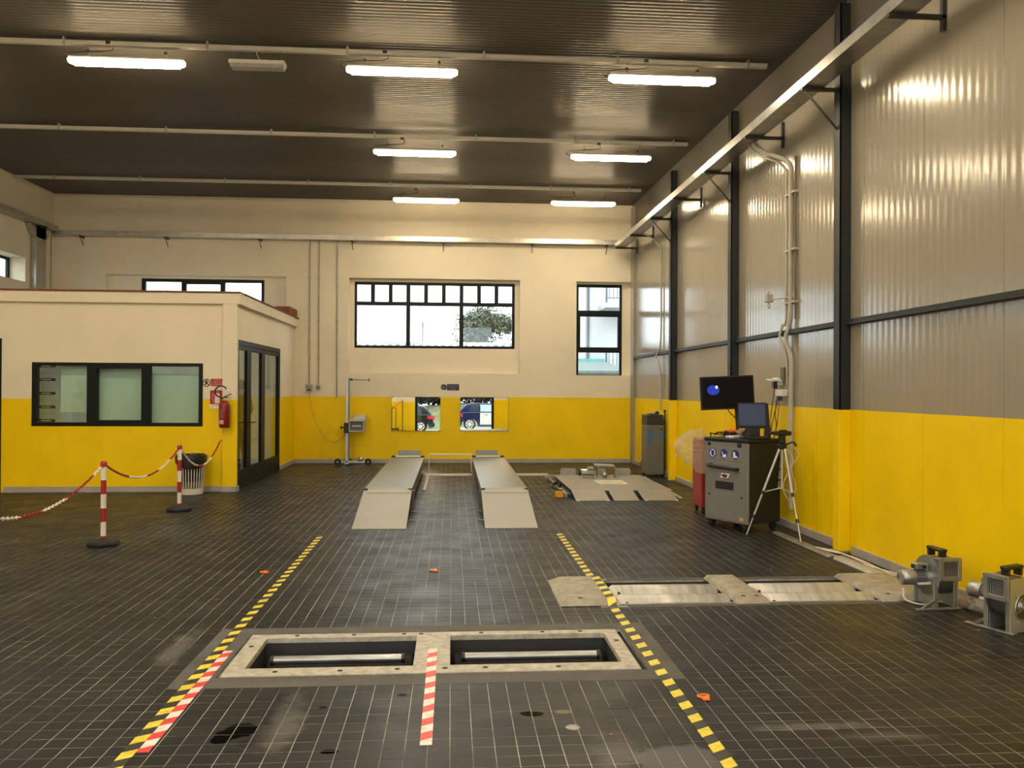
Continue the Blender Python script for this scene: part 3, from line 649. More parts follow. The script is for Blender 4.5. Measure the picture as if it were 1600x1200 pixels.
# orange plastic clips on the floor
def clip(loc, rz, lab):
    t = thing('floor_clip', lab, 'plastic clip', loc, rz, 'orange clips on the floor')
    MB().tube([(.03 * math.cos(a), .018 * math.sin(a), .008) for a in np.arange(0, 2 * PI, .4)], .006, 6, closed=True).build('ring', plastic_orange, t)
    MB().hexa([(-.018, -.05, .001), (.018, -.05, .001), (.022, -.015, .001), (-.022, -.015, .001), (-.016, -.048, .012), (.016, -.048, .012), (.02, -.015, .014), (-.02, -.015, .014)]).build('tongue', plastic_orange, t, .002)
clip((1.31, 4.22, .001), .1, 'orange plastic clip right of the yellow tape, nearest')
clip((-.153, 7.275, .001), .6, 'orange plastic clip in the middle of the lane')
clip((-1.607, 7.272, .001), 1.0, 'orange plastic clip left of the left tape line')
# cable and grommet caps on the floor
# ------------------------------------------------------------------ lift platforms
def lift(x0, x1, lab, inner):
    t = thing('lift_platform', lab, 'lift platform', (0, 0, 0), 0, 'lift platforms')
    yA, yB_, yC = 9.42, 10.72, 15.62; z = .3
    MB().box(x0, x1, yB_, yC, z - .02, z).build('deck', lift_top, t, .003)
    MB().box(x0 + .003, x0 + .03, yB_ + .02, yC, z - .13, z - .02).box(x1 - .03, x1 - .003, yB_ + .02, yC, z - .13, z - .02).box(x0 + .03, x1 - .03, yB_ + .02, yB_ + .045, z - .13, z - .02).box(x0 + .03, x1 - .03, yC - .03, yC, z - .13, z - .02).build('side_beams', lift_side, t, .002)
    MB().hexa([(x0 + .0, yA, .001), (x1, yA, .001), (x1, yB_ - .005, z - .028), (x0, yB_ - .005, z - .028), (x0, yA, .009), (x1, yA, .009), (x1, yB_ - .005, z - .012), (x0, yB_ - .005, z - .012)]).build('ramp', lift_ramp, t, .001)
    MB().hexa([(x0 + .05, yB_ - .14, z - .041), (x1 - .02, yB_ - .14, z - .041), (x1 - .02, yB_ + .05, z + .001), (x0 + .05, yB_ + .05, z + .001), (x0 + .05, yB_ - .14, z - .03), (x1 - .02, yB_ - .14, z - .03), (x1 - .02, yB_ + .05, z + .008), (x0 + .05, yB_ + .05, z + .008)]).build('hinge_flap', lift_ramp, t, .001)
    for xx in (x0, x1 - .05): MB().box(xx, xx + .05, yB_ - .02, yB_ + .02, z - .03, z + .006).build('hinge_end', black, t, .003)
    # scissor legs and floor frame
    for yy, ys in ((10.9, 12.6), (13.4, 15.1)):
        for xx in (x0 + .06, x1 - .1):
            MB().hexa([(xx, yy, .03), (xx + .04, yy, .03), (xx + .04, yy + .06, .03), (xx, yy + .06, .03), (xx, ys, z - .03), (xx + .04, ys, z - .03), (xx + .04, ys + .06, z - .03), (xx, ys + .06, z - .03)]).build('scissor_arm', lift_side, t, .002)
    MB().box(x0 + .05, x0 + .12, 10.75, 15.4, .001, .035).box(x1 - .12, x1 - .05, 10.75, 15.4, .001, .035).box(x0 + .12, x1 - .12, 10.75, 10.85, .001, .03).box(x0 + .12, x1 - .12, 15.3, 15.4, .001, .03).build('floor_frame', lift_side, t, .002)
    xl = x1 - .025 if inner > 0 else x0 - .025
    MB().box(xl, xl + .05, 10.78, 10.86, .001, z - .03).build('leg', lift_side, t, .003)
    for yy in (10.72, 10.0): 
        xx = x1 + .0 if inner > 0 else x0 - .05
        MB().box(xx - .01, xx + .06, yy, yy + .04, .001, .012).build('floor_lug', galv_d, t, .002)
    MB().cyl((x0, 15.6, z + .014), (x1, 15.6, z + .014), .013, n=10).build('end_roller', white_p, t)
    for xx in (x0, x1 - .07): MB().box(xx, xx + .07, 15.57, 15.63, z - .002, z + .032).build('roller_end', black, t, .004)
    xc = (x0 + x1) / 2 + (.02 if inner > 0 else -.02)
    MB().box(xc - .21, xc + .21, 15.7, 15.712, z - .02, z + .125).build('stop_plate', grey_flap, t, .006)
    MB().box(xc - .15, xc + .15, 15.62, 15.71, z - .04, z - .02).build('stop_bracket', lift_side, t)
lift(-1.115, -.505, 'left lift platform with beige ramp and grey stop plate', 1)
lift(.385, .99, 'right lift platform with beige ramp and grey stop plate', -1)
t = thing('guard_rail', 'low white guard bar between the two lift platforms', 'guard rail', (0, 15.75, 0))
MB().box(-.43, .385, -.012, .012, .325, .355).build('bar', white_p, t, .003)
for x in (-.43, .37): MB().box(x, x + .015, -.01, .01, .002, .33).build('post', white_p, t, .002)
for (a, b2, lab) in ((-.48, .37, 'flat pale floor cable cover between the lift platforms'), (1.0, 1.78, 'flat pale floor cable cover right of the lift platforms')):
    tag(MB().prism([(15.08, .001), (15.36, .001), (15.34, .02), (15.10, .02)], a, b2, 'x').build('cable_cover', mat('beige_cover', (.4, .375, .32), .5), None, .002), lab, 'cable cover')
tag(MB().prism([(-.03, .001), (.03, .001), (.02, .02), (-.02, .02)], 0, 2.1, 'y').build('cable_cover', mat('beige_cover'), None, .002, loc=(-.42, 12.9, 0)), 'long pale floor cable cover beside the left lift platform', 'cable cover')

# ------------------------------------------------------------------ play detector plates
t = thing('test_platform', 'low beige test platform with three ramps and grey flaps', 'test platform', (0, 0, 0))
pm = mat('beige_plate', (.3, .27, .215), .45, .2, .1, 3, .1)
z = .1
MB().box(1.77, 3.28, 12.1, 14.26, z - .012, z).build('deck', pm, t, .002)
MB().box(1.80, 1.84, 12.12, 14.24, .001, z - .012).box(3.2, 3.24, 12.12, 14.24, .001, z - .012).box(1.84, 3.2, 12.14, 12.18, .001, z - .012).box(1.84, 3.2, 14.2, 14.24, .001, z - .012).build('base_frame', lift_side, t)
for (a, b2) in ((1.765, 2.255), (2.315, 2.68), (2.75, 3.245)):
    MB().hexa([(a, 11.66, .001), (b2, 11.66, .001), (b2, 12.1, z - .014), (a, 12.1, z - .014), (a, 11.66, .009), (b2, 11.66, .009), (b2, 12.1, z - .002), (a, 12.1, z - .002)]).build('ramp', pm, t, .001)
for (a, b2) in ((1.77, 1.82), (2.2, 2.25), (2.76, 2.81), (3.19, 3.24)): MB().box(a, b2, 11.645, 11.675, .002, .014).build('corner_clip', white_p, t, .002)
for xc, w in ((2.02, .27), (2.62, .12), (2.98, .27)):
    MB().prism([(xc - w / 2, z - .02), (xc + w / 2, z - .02), (xc + w / 2, z + .09), (xc + w / 2 - .025, z + .115), (xc - w / 2 + .025, z + .115), (xc - w / 2, z + .09)], 14.27, 14.285, 'y').build('flap', grey_flap, t)
MB().box(1.66, 1.70, 12.05, 14.3, .002, .06).build('side_rail', galv, t, .003); MB().box(1.705, 1.765, 12.05, 14.2, .002, .05).build('side_channel', black, t)
MB().box(1.60, 1.77, 14.2, 14.3, .04, .1).build('corner_bracket', pm, t, .004)
for k in range(9):
    x = 2.31 + k * .052
    MB().hexa([(x, 12.78, z + .0005), (x + .034, 12.78, z + .0005), (x + .034, 13.35, z + .0005), (x, 13.35, z + .0005), (x, 12.78, z + .014), (x + .034, 12.78, z + .014), (x + .034, 13.35, z + .014), (x, 13.35, z + .014)]).build('tread_slat', mat('cream_slat', (.7, .66, .52), .5), t, .002)
MB().hexa([(3.3, 14.15, .06), (3.34, 14.15, .06), (3.36, 11.85, .004), (3.31, 11.85, .004), (3.3, 14.15, .085), (3.34, 14.15, .085), (3.36, 11.85, .02), (3.31, 11.85, .02)]).build('lever_strip', mat('beige_cover'), t, .002)
t = thing('drive_unit', 'silver motor and bracket standing on the test platform', 'motor', (2.45, 13.85, z))
MB().cyl((-.27, 0, .09), (-.02, 0, .09), .055, n=16).build('motor', chrome, t); MB().cyl((-.31, 0, .09), (-.27, 0, .09), .06, n=16).build('end_cap', black, t)
MB().box(-.24, -.06, -.05, .05, .0005, .035).build('motor_foot', galv, t, .004); MB().box(-.16, -.06, -.06, .06, .14, .18).build('terminal_box', galv, t, .005)
MB().box(.0, .02, -.08, .08, .0005, .2).build('bracket', galv, t, .003); MB().box(.3, .33, -.08, .08, .0005, .16).build('bracket', galv, t, .003)
MB().hexa([(-.03, -.06, .19), (.3, -.06, .18), (.3, .1, .2), (-.03, .1, .2), (-.05, -.06, .215), (.3, -.06, .2), (.3, .1, .215), (-.05, .1, .23)]).build('cover', galv, t, .003)
MB().ball((.13, -.02, .05), .05, 8).build('coupling', galv, t)
t = thing('remote_box', 'small orange control box with black cable beside the test platform', 'control box', (1.575, 12.06, .001))
MB().box(-.06, .06, -.04, .04, 0, .1).build('body', mat('amber_plastic', (.75, .33, .02), .4), t, .01)
MB().box(-.05, .05, -.03, .03, .1, .115).build('lid', black, t, .004)
MB().tube(smooth_path([(-.05, 0, .11), (-.1, .1, .16), (-.02, .2, .2), (.04, .15, .19), (.05, .3, .12), (.0, .35, .16), (-.08, .25, .14), (.03, .45, .06)]), .016, 6).build('cable', black, t)

# ------------------------------------------------------------------ grey gas analyser cabinet by the column
t = thing('gas_cabinet', 'tall grey cabinet with black top beside the far yellow column', 'cabinet', (3.68, 15.0, 0))
MB().box(-.15, .16, -.22, .22, .05, .95).build('body', mat('cabinet_dim_grey', (.13, .13, .122), .45, 0, .06, 3), t, .008)
MB().hexa([(-.155, -.225, .95), (.165, -.225, .95), (.165, .225, .95), (-.155, .225, .95), (-.15, -.2, 1.13), (.155, -.2, 1.13), (.155, .2, 1.13), (-.15, .2, 1.13)]).build('top_cover', black, t, .01)
blue_l = mat('blue_label', (.03, .14, .33), .5)
MB().box(-.13, -.05, -.223, -.2195, .58, .86).build('label_strip', blue_l, t); MB().box(.08, .145, -.223, -.2195, .7, .83).build('label_strip', blue_l, t)
MB().cyl((.112, -.22, .87), (.112, -.235, .87), .018, n=10).build('knob', black, t)
for x in (-.11, .12):
    for y in (-.17, .17): MB().cyl((x - .015, y, .027), (x + .015, y, .027), .026, n=10).build('caster', rubber, t)
MB().tube([(.06, -.1, 1.15), (-.12, -.1, 1.14)], .02, 8).build('probe', galv, t); MB().cyl((.06, -.13, 1.16), (.06, -.07, 1.16), .035, n=12).build('probe_wheel', black, t)
MB().tube([(.185, -.18, .12), (.185, -.18, 1.2)], .012, 8).build('hose_rod', black, t); MB().ball((.185, -.18, 1.2), .025, 6).build('rod_knob', black, t)
tag(MB().tube(smooth_path([(3.6, 15.25, .3), (3.52, 15.3, .2), (3.56, 15.2, .1), (3.5, 15.15, .02), (3.42, 15.3, .012), (3.5, 15.5, .012)]), .008, 6).build('cable', cable_m), 'black cable on the floor left of the gas cabinet', 'cable')

# ------------------------------------------------------------------ analyser cart
CA = -1.063
t = thing('analyser_cart', 'grey wheeled analyser cabinet with three blue safety stickers', 'cabinet', (2.97, 9.54, 0), CA)
dk = mat('cart_dark', (.017, .018, .018), .5, 0, .1, spec=.3)
MB().box(.0, .64, .03, .55, .09, 1.0).build('body', dk, t, .006)
MB().box(0, .64, 0, .03, .09, 1.0).build('front_panel', grey_cab, t, .006)
MB().box(-.01, .65, -.015, .56, 1.0, 1.04).build('top_tray', dk, t, .01)
MB().box(.035, .6, -.006, .0005, .11, .425).build('lower_door', grey_cab, t, .002)
MB().box(.035, .6, -.004, .0005, .78, .935).build('sticker_panel', grey_cab, t, .002)
MB().box(.035, .6, -.005, .0005, .435, .77).build('drawer_front', grey_cab, t, .002)
MB().box(.17, .44, -.0075, -.004, .455, .545).build('slot', rubber, t)
MB().tube(smooth_path([(.1, -.002, .725), (.1, -.05, .725), (.13, -.07, .72), (.3, -.075, .712), (.47, -.07, .705), (.5, -.05, .70), (.5, -.002, .70)], 4), .02, 8).build('handle', black, t)
MB().cyl((.07, .002, .965), (.07, -.008, .965), .022, n=12).build('lock', black, t); MB().box(.49, .55, -.006, .001, .945, .99).build('switch', black, t, .002)
for x in (.08, .56): MB().cyl((x, -.004, .385), (x, -.012, .385), .012, n=10).build('screw', black, t)
MB().box(.53, .58, -.0075, -.005, .125, .165).build('yellow_sticker', mat('sticker_yellow', (.6, .35, .03), .5), t)
sb = mat('sticker_blue', (.012, .03, .2), .5, 0, .05); sw = mat('sticker_white', (.8, .82, .85), .5, 0, .03)
for k, x in enumerate((.125, .295, .465)):
    s = MB().cyl((x, -.004, .86), (x, -.0055, .86), .055, n=24).build('safety_sticker', sb, t)
    if k == 0: MB().tube([(x + .03 * math.cos(a), -.006, .862 + .04 * math.sin(a)) for a in np.arange(0, 2 * PI, .3)], .005, 4, closed=True).box(x - .04, x - .026, -.0075, -.0055, .84, .875).box(x + .026, x + .04, -.0075, -.0055, .84, .875).build('pictogram', sw, s)
    if k == 1: MB().box(x - .018, x + .035, -.0075, -.0055, .82, .857).box(x - .03, x - .02, -.0075, -.0055, .86, .885).build('pictogram', sw, s)
    if k == 2: MB().prism([(x - .03, .825), (x + .035, .825), (x + .03, .84), (x + .0, .852), (x - .006, .89), (x - .032, .89)], -.0075, -.0055, 'y').build('pictogram', sw, s)
lg = MB().prism([(.24, .585), (.36, .585), (.385, .64), (.26, .64)], -.0065, -.005, 'y').build('logo_sticker', sw, t)
MB().prism([(.28, .59), (.34, .59), (.31, .635), (.29, .635)], -.0075, -.0065, 'y').build('logo_mark', red_p, lg)
MB().box(.262, .285, -.008, -.0065, .605, .625).box(.325, .345, -.008, -.0065, .6, .628).box(.29, .37, -.008, -.0065, .578, .584).build('logo_lettering', black, lg)
for x in (.06, .58):
    for y in (.06, .49):
        MB().cyl((x - .02, y, .046), (x + .02, y, .046), .045, n=14).build('caster', rubber, t)
        MB().box(x - .03, x + .03, y - .03, y + .03, .08, .0905).build('caster_bracket', black, t)
for k in range(2): MB().cyl((.641, .2 + k * .2, .93), (.648, .2 + k * .2, .93), .012, n=8).build('side_screw', black, t)
ca, sa = math.cos(CA), math.sin(CA)
def cart(x, y, z=1.04): return (2.97 + x * ca - y * sa, 9.54 + x * sa + y * ca, z)

# big monitor on a pole from the cart
t = thing('monitor', 'large black monitor with a blue oval on its screen', 'monitor', (3.22, 9.5, 1.56)); t.rotation_euler = (math.radians(-3), math.radians(-2.5), math.radians(-4))
MB().box(-.315, .315, -.012, .025, -.195, .195).build('casing', mat('monitor_black', (.004, .004, .004), .6), t, .006)
MB().box(-.298, .298, -.0135, -.0125, -.175, .178).build('screen', mat('screen_black', (.002, .002, .002), .5, spec=.15), t)
md, nt, b = newmat('screen_blue_glow')
b.inputs['Base Color'].default_value = (.0, .0, .03, 1); b.inputs['Emission Strength'].default_value = .45
nt.links.new(ramp(nt, noise(nt, 9, 3), [(.35, (.02, .06, .12)), (.55, (.0, .01, .55)), (.75, (.01, .02, .8))]), b.inputs['Emission Color'])
MB().prism([(-.165 + .072 * math.cos(a), .035 + .058 * math.sin(a)) for a in np.linspace(0, 2 * PI, 28, endpoint=False)], -.0145, -.0136, 'y').build('screen_image', md, t)
MB().prism([(-.125 + .014 * math.cos(a), .068 + .018 * math.sin(a)) for a in np.linspace(0, 2 * PI, 14, endpoint=False)], -.0152, -.0146, 'y').build('screen_glint', emis('glint', (.5, .55, .8), .8), t)
MB().tube([(.1, .025, 0), (.12, .1, -.05), (.13, .12, -.51)], .018, 8).build('pole', black, t)
MB().tube(smooth_path([(.0, .03, -.18), (.03, .03, -.24), (.08, .06, -.28), (.1, .1, -.3)]), .006, 6).build('cable', black, t)
# small square screen
t = thing('monitor', 'small square screen with dim blue picture on the grey cabinet', 'monitor', (3.41, 9.17, 1.04)); t.rotation_euler = (0, 0, math.radians(-6))
M0 = Matrix.Rotation(math.radians(-6), 4, 'X')
MB(M0).box(-.17, .155, -.015, .03, .12, .41).build('casing', MATS['monitor_black'], t, .006)
MB(M0).box(-.158, .14, -.0165, -.0155, .15, .395).build('screen', emis('screen_dim', (.02, .028, .06), .3), t)
MB().prism([(.13, .0005), (.2, .0005), (.17, .40), (.15, .40)], .0, .05, 'y').build('side_stand', black, t, .003)
MB().box(-.14, .16, -.1, .06, .0005, .03).build('base', black, t, .006); MB().box(-.08, .08, 0, .04, .03, .14).build('neck', black, t, .005)
# clutter on the cart top
def small(nm, lab, cat, mb, m, bev=.003): return tag(mb.build(nm, m, None, bev), lab, cat)
T = Matrix.Translation(cart(.10, .28)) @ Matrix.Rotation(.4, 4, 'Z')
mt = thing('hand_tester', 'black hand tester with orange face on the cabinet top', 'tester', cart(.13, .32), .3)
MB().hexa([(-.09, -.06, .0005), (.09, -.06, .0005), (.09, .06, .0005), (-.09, .06, .0005), (-.085, -.055, .05), (.085, -.055, .06), (.085, .055, .08), (-.085, .055, .07)]).build('body', black, mt, .008)
MB().hexa([(-.07, -.045, .056), (.05, -.045, .062), (.05, .045, .078), (-.07, .045, .072), (-.07, -.045, .062), (.05, -.045, .068), (.05, .045, .084), (-.07, .045, .078)]).build('face', mat('orange_face', (.8, .13, .03), .4), mt)
small('rag', 'crumpled tan rag behind the orange hand tester', 'rag', MB(Matrix.Translation(cart(.22, .42))).ball((0, 0, .05), .06, 8, (1.8, .9, .8)), mat('tan_cloth', (.5, .36, .22), .8, 0, .2, 20, .6), 0)
kb = thing('keyboard', 'pale keyboard lying below the square screen', 'keyboard', cart(.33, .2), .35)
MB().box(-.15, .12, -.06, .06, .0005, .022).build('case', mat('beige_key', (.45, .44, .4), .5), kb, .004)
for r in range(4): MB().box(-.14, .11, -.05 + r * .027, -.03 + r * .027, .022, .027).build('key_row', white_p, kb, .002)
cm_ = thing('camera_body', 'black camera with silver glints in front of the square screen', 'camera', cart(.47, .18), -.2)
MB().box(-.06, .06, -.04, .04, .0005, .08).build('body', black, cm_, .012); MB().cyl((0, -.04, .045), (0, -.09, .045), .032, n=16).build('lens', black, cm_); MB().box(-.03, .03, -.03, .03, .08, .1).build('viewfinder', black, cm_, .006); MB().cyl((.04, 0, .08), (.04, 0, .092), .012, n=10).build('dial', chrome, cm_)
small('eraser', 'small white box on the front of the cabinet top', 'box', MB(Matrix.Translation(cart(.36, .05))).box(-.025, .025, -.015, .015, .0005, .025), white_p)
small('cable', 'loose black cable coils at the cabinet left edge', 'cable', MB().tube(smooth_path([Vector(cart(.02 + .06 * math.cos(a * 1.3), .2 + .12 * math.sin(a), 1.06 + .012 * math.sin(a * 2.2) + .008 * a / 3)) for a in np.arange(0, 12, .8)] + [Vector(cart(-.05, .15, 1.06)), Vector(cart(-.045, .1, .9)), Vector(cart(-.05, .2, .8)), Vector(cart(-.04, .08, .7))]), .007, 6), cable_m, 0)
# red trolley and plastic bag behind the cart
t = thing('red_trolley', 'red metal trolley standing behind the grey cabinet', 'trolley', (3.37, 10.62, 0), .0)
MB().box(-.17, .2, -.2, .2, .08, .96).build('body', mat('red_steel', (.3, .02, .018), .45, 0, .08), t, .01)
for k in range(3): MB().box(-.14, .17, -.207, -.2, .15 + k * .27, .38 + k * .27).build('drawer', MATS['red_steel'], t, .003)
for x in (-.13, .15):
    for y in (-.15, .15): MB().cyl((x - .015, y, .041), (x + .015, y, .041), .04, n=12).build('caster', rubber, t)
MB().tube([(-.15, -.2, .96), (-.15, -.28, .98), (.18, -.28, .98), (.18, -.2, .96)], .012, 8).build('handle', black, t)
bag_m, nt, b = newmat('thin_plastic'); nt.nodes.remove(b)
tr_ = N(nt, 'ShaderNodeBsdfTransparent'); df = N(nt, 'ShaderNodeBsdfPrincipled'); df.inputs['Base Color'].default_value = (.75, .68, .55, 1); df.inputs['Roughness'].default_value = .25
mx = N(nt, 'ShaderNodeMixShader'); nt.links.new(mth(nt, 'MULTIPLY_ADD', noise(nt, 14, 4), .7, -.12), mx.inputs[0]); nt.links.new(tr_.outputs[0], mx.inputs[1]); nt.links.new(df.outputs[0], mx.inputs[2]); nt.links.new(mx.outputs[0], nt.nodes['Material Output'].inputs[0])
rb = random.Random(5); vs = []; fs = []; nu, nw = 14, 16
for i in range(nw + 1):
    v = i / nw; zc = 1.08 - .55 * v
    wd = .10 + .12 * math.sin(PI * min(1, v * 1.15)) ; 
    for k in range(nu):
        a = 2 * PI * k / nu; rr_ = 1 + .22 * rb.uniform(-1, 1)
        vs.append((3.10 + .12 * v - .1 * math.sin(PI * v) + wd * rr_ * math.cos(a), 10.32 + .06 * rr_ * math.sin(a), zc + .03 * rb.uniform(-1, 1)))
for i in range(nw): fs += [(i * nu + k, i * nu + (k + 1) % nu, (i + 1) * nu + (k + 1) % nu, (i + 1) * nu + k) for k in range(nu)]
fs.append(tuple(range(nw * nu, nw * nu + nu)))
tag(MB().add(vs, fs).build('plastic_bag', bag_m, None, ang=25), 'crumpled clear plastic bag hanging left of the grey cabinet', 'plastic bag')

# ------------------------------------------------------------------ tripod with camera
t = thing('tripod', 'silver camera tripod standing before the dark cabinet side', 'tripod', (3.575, 8.75, 0))
A = Vector((0, 0, .93)); lite = mat('tripod_silver', (.5, .5, .47), .35, .6, .05)
def leg(top, foot, cut=1.0, nm='leg'):
    top = Vector(top); foot = Vector(foot); d = foot - top
    l = MB().cyl(top, top + d * .5, .0135, n=8).cyl(top + d * .48, top + d * .78, .0105, n=8).cyl(top + d * .76, foot, .008, n=8).build(nm, lite, t)
    for s in (.5, .77): MB().cyl(top + d * (s - .02), top + d * (s + .02), .018, n=8).build('clamp', black, l)
    MB().cyl(top + d * .98, foot, .014, n=8).build('foot', black, l)
leg((-.03, -.01, .965), (-.375, .06, .001)); leg((.02, -.02, .965), (.045, -.4, .001)); leg((.02, .03, .965), (.04, .2, .5))
MB().cyl((0, 0, .52), (0, 0, .98), .011, n=8).build('centre_column', lite, t)
for q in ((-.2, .025, .485), (.032, -.205, .485), (.039, .19, .53)): MB().tube([(0, 0, .535), q], .006, 6).build('spreader', lite, t)
MB().box(-.045, .045, -.035, .035, .95, 1.01).build('crown', black, t, .01); MB().box(-.035, .035, -.03, .03, 1.01, 1.10).build('head', black, t, .01)
MB().tube(smooth_path([(.0, .0, .98), (.06, -.05, 1.02), (.1, -.07, 1.03), (.13, -.08, .99)]), .01, 6).build('pan_handle', black, t)
t = thing('camcorder', 'slim black camera mounted on the tripod', 'camera', (3.575, 8.75, 1.10))
MB().box(-.08, .1, -.03, .03, .001, .05).build('body', black, t, .012); MB().cyl((-.12, 0, .028), (-.08, 0, .028), .018, n=12).build('lens', black, t); MB().ball((-.125, 0, .028), .022, 7).build('lens_hood', black, t)
MB().box(-.03, .05, -.02, .02, .05, .062).build('top_handle', black, t, .004)
tag(MB().tube(smooth_path([(3.6, 8.72, .97), (3.68, 8.7, .85), (3.6, 8.66, .7), (3.55, 8.66, .55), (3.62, 8.66, .42), (3.7, 8.68, .55), (3.66, 8.7, .75), (3.74, 8.7, .9), (3.66, 8.72, 1.0)]), .004, 5).build('cable', white_cable), 'white cable looped around the tripod legs', 'cable')

# ------------------------------------------------------------------ floor cable covers and cables by the right wall
bc = mat('beige_cover')
tag(MB().hexa([(3.6, 7.0, .001), (3.74, 7.0, .001), (3.70, 8.02, .001), (3.58, 8.02, .001), (3.62, 7.0, .03), (3.72, 7.0, .03), (3.68, 8.02, .03), (3.6, 8.02, .03)]).build('cable_cover', bc, None, .004, loc=(.02, -.42, 0)), 'wide beige cable cover on the floor by the large column', 'cable cover')
tag(MB().hexa([(3.58, 7.66, .001), (3.70, 7.66, .001), (3.66, 9.0, .001), (3.56, 9.0, .001), (3.6, 7.66, .02), (3.68, 7.66, .02), (3.64, 9.0, .02), (3.58, 9.0, .02)]).build('cable_cover', galv_d, None, .003), 'narrow grey cable cover on the floor beside the tripod', 'cable cover')
for k, pts in enumerate(([(3.62, 8.0, .035), (3.7, 7.7, .045), (3.72, 7.3, .04), (3.7, 7.1, .04), (3.83, 6.95, .012), (3.86, 6.7, .03), (3.84, 6.4, .06), (3.7, 6.2, .1), (3.5, 6.06, .1)],
                         [(3.63, 7.9, .035), (3.74, 7.5, .04), (3.73, 7.0, .04), (3.8, 6.85, .012), (3.86, 6.6, .05), (3.87, 6.3, .1)],
                         [(3.42, 6.05, .1), (3.4, 5.98, .03), (3.5, 5.9, .012), (3.6, 6.0, .012), (3.75, 5.95, .012)])):
    tag(MB().tube(smooth_path(pts), .007, 6).build('cable', white_cable), ('white cable from the column to the blower motor', 'white cable curling up against the right wall skirting', 'white cable on the floor under the blower motor')[k], 'cable')

# ------------------------------------------------------------------ blowers
def blower(loc, rz, lab):
    t = thing('blower', lab, 'blower', loc, rz, 'centrifugal blowers by the right wall')
    R_ = .125; zc = .215; w = .075
    gv = mat('blower_zinc', (.36, .37, .36), .4, .75, .15, 12); gp = mat('blower_plate', (.42, .41, .33), .5, .5, .12, 6)
    pts = [(R_ * math.cos(a), zc + R_ * math.sin(a)) for a in np.linspace(PI * .5, PI * 2.0 - .9, 24)]
    # scroll outline in y,z : outlet leaves at the top towards -y
    scroll = [(R_ * 1.0 * math.cos(a) * (1 - .0 * a), zc + R_ * math.sin(a)) for a in np.linspace(PI / 2, -PI * .95, 30)]
    scroll = [(-.15, zc + R_ + .03), (0, zc + R_ + .03)] + [(q[0], q[1]) for q in scroll[2:]] + [(-.12, zc + .015), (-.15, zc + .015)]
    MB().prism(scroll, -w, w, 'x').build('scroll_housing', mat('blower_drum', (.16, .165, .17), .4, .7, .15), t, .003)
    fl_ = wall_mesh(MB(), 'y', -.165, -.15, -w - .012, w + .012, zc + .0, zc + R_ + .045, [(-w + .018, w - .018, zc + .03, zc + R_ + .015)]).build('outlet_flange', gv, t, .002)
    MB().box(-w + .018, w - .018, -.1525, -.1505, zc + .03, zc + R_ + .015).build('outlet_dark', rubber, fl_)
    for k in range(8):
        x = -w + .018 + (k + .5) * (2 * w - .036) / 8; MB().cyl((x, -.158, zc + .03), (x, -.158, zc + R_ + .015), .0014, n=4).build('grille_wire', galv, fl_)
        z_ = zc + .03 + (k + .5) * (R_ - .015) / 8; MB().cyl((-w + .018, -.158, z_), (w - .018, -.158, z_), .0014, n=4).build('grille_wire', galv, fl_)
    for x in (-w - .004, w + .004):
        for z_ in (zc + .012, zc + R_ + .034): MB().cyl((x, -.166, z_), (x, -.172, z_), .007, n=6).build('bolt', chrome, fl_)
    # side plates: square plate on the inlet side, disc and legs on the motor side
    MB().prism([(-.13, .004), (.13, .004), (.13, .33), (.1, .36), (-.13, .36)], w, w + .006, 'x').build('side_plate', gp, t, .001)
    MB().cyl((-w, 0, zc + .01), (-w - .006, 0, zc + .01), .15, n=32).build('back_disc', gv, t)
    MB().box(-w - .03, -w, -.13, -.11, .004, zc).box(-w - .006, -w, -.11, .11, .004, zc - .05).box(-w - .03, -w, .11, .13, .004, zc).build('leg', gv, t, .002)
    MB().box(w - .03, w, -.13, -.12, .004, zc + .02).build('leg', gv, t, .002)
    MB().box(-.24, w + .03, -.14, -.1, .0005, .012).build('foot_rail', galv, t, .002); MB().box(-.24, w + .03, .1, .14, .0005, .012).build('foot_rail', galv, t, .002)
    MB().hexa([(-.2, -.13, .012), (-.16, -.13, .012), (-.16, -.11, .012), (-.2, -.11, .012), (-w - .03, -.13, .07), (-w, -.13, .07), (-w, -.11, .07), (-w - .03, -.11, .07)]).build('gusset', galv, t)
    # motor
    MB().lathe([(.0, -.29), (.045, -.29), (.056, -.28), (.058, -.2), (.058, -.19)], 22, (0, 0, zc), 'x').build('fan_cowl', galv, t, ang=50)
    mo = MB().cyl((-.19, 0, zc), (-w - .006, 0, zc), .046, n=20).build('motor_body', mat('motor_grey', (.2, .21, .22), .45, .5), t)
    for k in range(18):
        a = 2 * PI * k / 18; c_, s_ = math.cos(a), math.sin(a)
        MB(Matrix.Translation((0, 0, zc)) @ Matrix.Rotation(a, 4, 'X')).box(-.185, -w - .03, -.002, .002, .044, .058).build('cooling_fin', MATS['motor_grey'], mo)
    MB().cyl((-w - .035, 0, zc), (-w - .006, 0, zc), .058, n=22).build('motor_flange', galv, t)
    MB().box(-.185, -.09, -.04, .035, zc + .06, zc + .105).build('terminal_box', galv, t, .006); MB().cyl((-.13, -.04, zc + .083), (-.13, -.052, zc + .083), .014, n=12).build('switch_knob', black, t); MB().cyl((-.185, 0, zc + .08), (-.2, 0, zc + .08), .014, n=10).build('cable_gland', black, t)
    MB().box(-.185, -.085, -.06, -.045, zc - .045, zc - .03).build('nameplate_foot', white_p, t)
    # handle
    for y in (-.06, .07): MB().box(-.025, .03, y - .012, y + .012, .36, .41).build('handle_post', black, t, .004)
    MB().box(-.025, .03, -.085, .095, .405, .43).build('handle_grip', black, t, .006)
    # inlet ring and spiral guard
    inl = MB().tube([(w + .01, .085 * math.cos(a), .17 + .085 * math.sin(a)) for a in np.linspace(0, 2 * PI, 36, endpoint=False)], .006, 6, closed=True).build('inlet_ring', gv, t)
